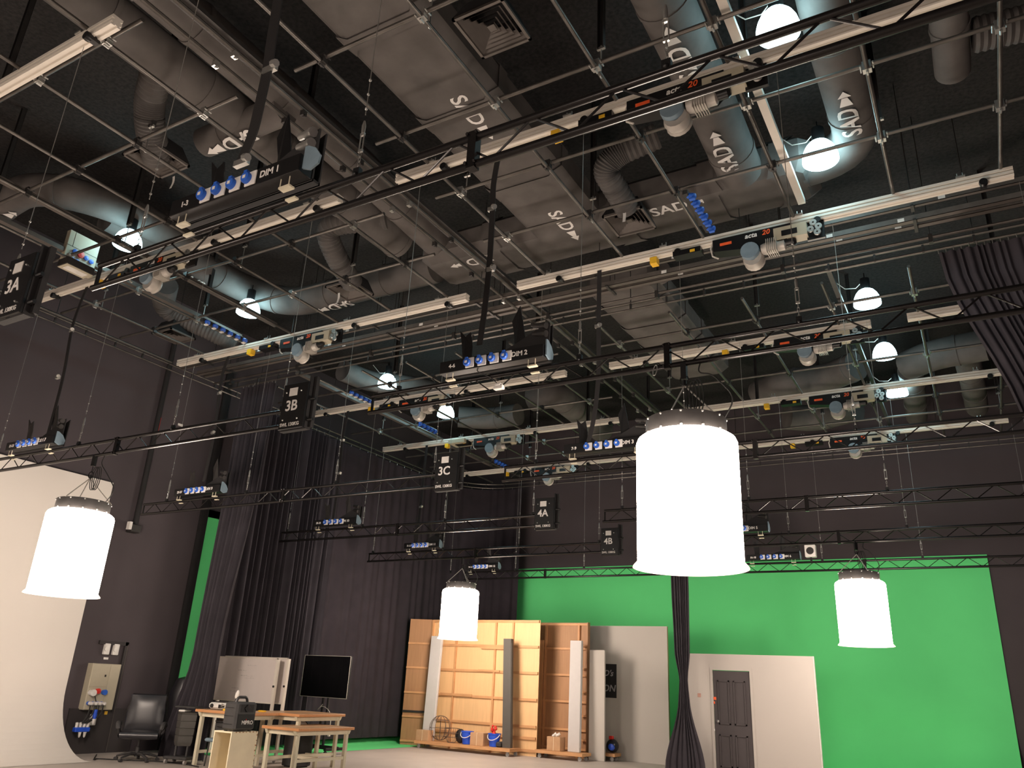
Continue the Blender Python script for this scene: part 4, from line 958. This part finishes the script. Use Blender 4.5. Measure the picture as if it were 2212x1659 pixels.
for zz in (.1, .7, 1.3, 1.93, 2.56): part('horizontal_batten', G().box(-.62, -.01, -.03, 0, zz-.025, zz+.025), BATT, t)
part('black_tape', G().box(-.62, -.01, -.034, -.03, .80, .85), BLKM, t)
t = thing('plywood_flat', 'darker narrow plywood flat to the right of the wide flat, set back', 'scenery flat', (-9.65, 19.4, 0))
part('plywood_sheet', G().box(-.75, .74, 0, .015, 0, 3.2), PLYD, t); part('side_board', G().box(.72, .74, -.12, 0, 0, 3.2), PLYD, t)
for zz in (.2, .63, 1.28, 1.91, 2.55, 3.15): part('horizontal_batten', G().box(-.75, .72, -.05, 0, zz-.025, zz+.025), BATT, t)
for xx in (-.5, .45): part('upright_batten', G().box(xx-.025, xx+.025, -.06, 0, 0, 3.18), BATT, t)
part('side_panel', G().box(-.74, -.54, -.12, -.06, .1, 2.75), BATT, t)
for q in range(5): part('side_rung', G().box(.56, .72, -.1, -.05, .4+.55*q, .44+.55*q), BATT, t)
t = thing('grey_flat', 'tall grey painted flat left of the tied curtain', 'scenery flat', (-8.05, 19.93, 0)); part('flat_face', G().box(-1.1, 1.02, 0, .03, 0, 3.17), FLATG, t); part('flat_edge', G().box(1.0, 1.02, .03, .08, 0, 3.17), PLYD, t)
t = thing('chalk_poster', 'black sheet with chalk writing stuck on the tall grey flat', 'poster', (-8.68, 19.92, 1.42)); part('sheet', G().box(-.3, .29, 0, .006, 0, .81), BLKM, t)
g = G(); put_text(g, 'ON', .22, (.08, -.002, .22), X, Z, ext=.001, shear=.2); put_text(g, "D's", .2, (.06, -.002, .58), X, Z, ext=.001, shear=.3); part('chalk_lettering', g, CHALK, t)
t = thing('grey_slab', 'narrow upright grey panel standing before the tall grey flat', 'panel', (-8.60, 19.2, 0)); part('slab_face', G().bbox(-.22, .20, 0, .06, 0, 2.53, .008), FLATG, t)
# white set wall with the charcoal door
t = thing('door_flat', 'white scenery wall with a charcoal door at the right', 'scenery flat', (-4.7, 18.5, 0))
DX0, DX1, DH = -5.49+4.7, -4.67+4.7, 2.13
part('wall_panel', G().box(-1.5, DX0, 0, .05, 0, 2.47).box(DX1, 1.39, 0, .05, 0, 2.47).box(DX0, DX1, 0, .05, DH, 2.47), FLATW, t)
part('right_edge_trim', G().box(1.385, 1.40, -.012, .06, 0, 2.47), WHT, t)
part('door_casing', G().box(DX0-.055, DX0, -.012, 0, 0, DH+.055).box(DX1, DX1+.055, -.012, 0, 0, DH+.055).box(DX0, DX1, -.012, 0, DH, DH+.055), FLATW, t)
d = part('door_leaf', G().box(DX0+.01, DX1-.01, .015, .05, .01, DH-.01), DOORP, t)
for (z0, z1) in ((.18, .82), (1.02, 1.92)):
    for (a, b) in ((.1, .36), (.45, .71)):
        if True:
            x0 = DX0+a; x1 = DX0+b; g = G()
            g.box(x0, x1, -.006, .015, z0, z0+.028).box(x0, x1, -.006, .015, z1-.028, z1).box(x0, x0+.028, -.006, .015, z0, z1).box(x1-.028, x1, -.006, .015, z0, z1); part('door_moulding', g, DOORP, d)
part('door_knob', G().lathe((DX0+.09, .015, 1.08), [(.03, 0), (.012, -.02), (.026, -.04), (.028, -.055), (.001, -.065)], 14, ax=Y), ZINC, d)
part('switch_plate', G().box(-5.84+4.7, -5.77+4.7, -.012, 0, 1.55, 1.63), mat('switch_pinkish', (.45, .25, .2), .6), t, 'pinkish square switch plate'); 
part('orange_sticker', G().box(DX0+.0, DX0+.06, .005, .013, 1.51, 1.57).box(DX0+.0, DX0+.03, .005, .013, 1.43, 1.48), ORNG, t); part('latch_plate', G().box(DX0-.01, DX0+.012, -.014, -.012, .88, .92), WHT, t)
# ================================================================== dollies with stored props
def dolly(x0, x1, y0, y1, label):
    t = thing('wooden_dolly', label, 'dolly', ((x0+x1)/2, (y0+y1)/2, 0)); a = (x1-x0)/2; b = (y1-y0)/2
    part('deck', G().box(-a, a, -b, b, .155, .175), BATT, t); part('deck_frame', G().box(-a, a, -b, -b+.04, .105, .155).box(-a, a, b-.04, b, .105, .155).box(-a, -a+.04, -b+.04, b-.04, .105, .155).box(a-.04, a, -b+.04, b-.04, .105, .155), BATT, t)
    for p in (-a+.1, a-.1):
        for q in (-b+.08, b-.08): part('caster', G().lathe((p, q, .045), [(.001, -.015), (.045, -.015), (.045, .015), (.001, .015)], 12, ax=Y).cbox((p, q, .095), (.07, .05, .02)).box(p-.02, p+.02, q-.022, q-.017, .04, .1), RUBB, t)
    return t
dolly(-13.12, -10.3, 17.95, 18.5, 'long low wooden dolly in front of the wide plywood flat')
dolly(-9.95, -8.68, 18.55, 19.05, 'shorter wooden dolly in front of the darker plywood flat')
dolly(-8.75, -8.22, 19.4, 19.8, 'small wooden dolly mostly hidden behind the narrow grey panel')
def beam(x, y, w_, d_, h, lean, m, label):
    t = thing('tall_column', label, 'column', (x, y, .176)); g = G().bbox(-w_/2, w_/2, -d_/2, d_/2, 0, h, .006); g.xf(lambda p: Vector((p.x+lean*p.z, p.y+.03*p.z, p.z))); part('column_body', g, m, t)
    g = G().box(w_/2, w_/2+.01, -d_/2+.02, d_/2-.02, .1, h-.1); g.xf(lambda p: Vector((p.x+lean*p.z, p.y+.03*p.z, p.z))); part('column_edge_strip', g, m, t)
    return t
beam(-12.93, 18.28, .34, .09, 2.57, .0, COLW, 'tall white board leaning on the long dolly, left end')
beam(-10.54, 18.25, .23, .12, 2.53, -.06, COLD, 'tall dark grey column leaning on the long dolly, right end')
beam(-9.03, 18.85, .31, .1, 2.55, -.008, COLW, 'tall white board standing on the shorter dolly')
def carton(x0, x1, y0, y1, h, zb, label):
    t = thing('cardboard_box', label, 'cardboard box', ((x0+x1)/2, (y0+y1)/2, zb)); a = (x1-x0)/2; b = (y1-y0)/2
    part('carton_body', G().bbox(-a, a, -b, b, 0, h, .004), CARD, t); part('carton_seam', G().box(-.004, .004, -b-.001, -b+.0, 0, h).box(-.01, .01, -b, b, h, h+.001), BOXW, t); return t
carton(-13.1, -12.72, 17.98, 18.2, .25, .176, 'plain cardboard box at the left end of the long dolly')
carton(-11.5, -11.12, 18.05, 18.35, .29, .176, 'plain cardboard box between the two blue buckets')
t = carton(-9.66, -9.3, 18.62, 18.9, .31, .176, 'open cardboard box with crumpled paper on the shorter dolly')
g = G()
for q in range(6): g.lathe((-.08+.03*q, .0+.02*(q % 2), .32+.02*(q % 3)), [(.001, -.03), (.04, 0), (.02, .03), (.001, .05)], 5, smooth=False)
part('crumpled_paper', g, WHT, t)
def bucket(x, y, label):
    t = thing('blue_bucket', label, 'bucket', (x, y, .176))
    part('bucket_body', G().lathe((0, 0, 0), [(.001, .005), (.115, .005), (.15, .27), (.162, .275), (.165, .30), (.15, .30), (.142, .27), (.11, .02), (.001, .02)], 24), BLUE, t)
    part('bucket_handle', G().tube([(.165*math.cos(a), -.02-.14*math.sin(a)*1.0, .28-.13*math.sin(a)) for a in [i*PI/12 for i in range(13)]], .009, 6), WHT, t); return t
bucket(-11.68, 18.2, 'blue bucket with white handle, left of the middle cardboard box')
t = bucket(-10.89, 18.2, 'blue bucket holding a red cloth, near the dark column')
g = G()
random.seed(9)
for q in range(9): g.sph((random.uniform(-.07, .07), random.uniform(-.06, .06), .30+.035*q*(.6 if q > 4 else 1)), .05-.003*q, 5)
part('red_cloth', g, RED, t)
# wire globe and basket
t = thing('wire_globe', 'rusty wire hoop globe leaning on the long dolly', 'wire frame', (-12.55, 18.25, .176))
R1 = .29
for q in range(6):
    a = q*PI/6; part('wire_hoop', G().tube([(R1*math.cos(b)*math.cos(a), R1*math.cos(b)*math.sin(a)*.8, .32+R1*math.sin(b)) for b in [i*PI/12 for i in range(24)]], .006, 5, closed=True), WIRE, t)
for zz, r in ((.12, .21), (.32, .29), (.5, .22)): part('wire_ring', G().tube([(r*math.cos(b), r*math.sin(b)*.8, zz) for b in [i*PI/12 for i in range(24)]], .005, 5, closed=True), WIRE, t)
t = thing('wire_basket', 'rusty wire basket between the globe and the left bucket', 'wire frame', (-12.15, 18.2, .176))
for zz, r in ((.0, .1), (.12, .18), (.22, .22), (.33, .2)): part('wire_ring', G().tube([(r*math.cos(b), r*math.sin(b)*.8, zz+.006) for b in [i*PI/10 for i in range(20)]], .005, 5, closed=True), WIRE, t)
for q in range(10):
    a = 2*PI*q/10; part('wire_rib', G().tube([(r*math.cos(a), r*.8*math.sin(a), zz+.006) for zz, r in ((.0, .1), (.12, .18), (.22, .22), (.33, .2))], .004, 5), WIRE, t)
g = G().sph((0, 0, 0), .14, 8); g.xf(lambda p: Vector((p.x*1.0-11.95, p.y*.8+18.3, p.z*1.2+.344)))
solo('black_bag', g, LEATH, 'black bag slumped behind the left blue bucket', 'bag')
g = G().bbox(-10.80, -10.66, 18.1, 18.4, .177, .30, .03); solo('dark_cloth_bundle', g, PLAS, 'small dark bundle at the foot of the dark column', 'bundle')
t = thing('round_case', 'round black and blue case on the small hidden dolly', 'case', (-8.36, 19.6, .176)); g = G().sph((0, 0, .16), .155, 9); part('case_shell', g, LEATH, t); part('blue_patch', G().lathe((.02, -.09, .14), [(.001, -.075), (.07, -.06), (.09, 0)], 14, ax=Y), BLUE, t); part('red_top', G().bbox(-.08, .02, -.05, .05, .30, .38, .01), RED, t)
# ================================================================== group names for repeated things
GRP = {'grid_pipe': 'steel pipes of the ceiling grid', 'hanger_strut': 'channel hangers above the ceiling grid', 'lighting_bar': 'pale aluminium lighting bars', 'hoist_winch': 'black hoist winches',
       'ladder_truss': 'black hanging ladder trusses', 'load_plate': 'black lettered load plates', 'suspension_cable': 'hanging wires with turnbuckles', 'socket_box': 'black socket boxes on the trusses',
       'flat_cable': 'flat black hanging cables', 'air_duct': 'dark air ducts above the grid', 'flexible_duct': 'ribbed flexible ducts', 'ceiling_diffuser': 'square ceiling diffusers', 'high_bay_lamp': 'glowing domed ceiling lamps',
       'drum_lamp': 'glowing white drum lamps', 'paper_strip': 'paper strips on the diffusers', 'cable_tray': 'ceiling cable trays', 'curtain_track': 'double curtain tracks', 'divider_rail': 'pair of rails between the bays',
       'trunking': 'lengthwise ceiling trunkings', 'outlet_strip': 'blue outlet strips on the ceiling', 'curtain': 'black studio curtains', 'isolator_switch': 'white isolator switches', 'plug_lead': 'black leads of the power cabinet',
       'work_table': 'orange-edged work tables', 'whiteboard': 'wheeled whiteboards', 'plywood_flat': 'plywood scenery flats', 'wooden_dolly': 'low wooden dollies', 'tall_column': 'tall boards on the dollies',
       'cardboard_box': 'cardboard boxes on the dollies', 'blue_bucket': 'blue buckets on the long dolly', 'ceiling_box': 'beige ceiling boxes', 'name_plate': 'tiny white wall plates', 'warning_tag': 'small coloured wall tags', 'tape_roll': 'yellow tape rolls'}
for o in bpy.data.objects:
    if o.parent is None and 'label' in o:
        b = o.name.split('.')[0]
        if b in GRP: o['group'] = GRP[b]
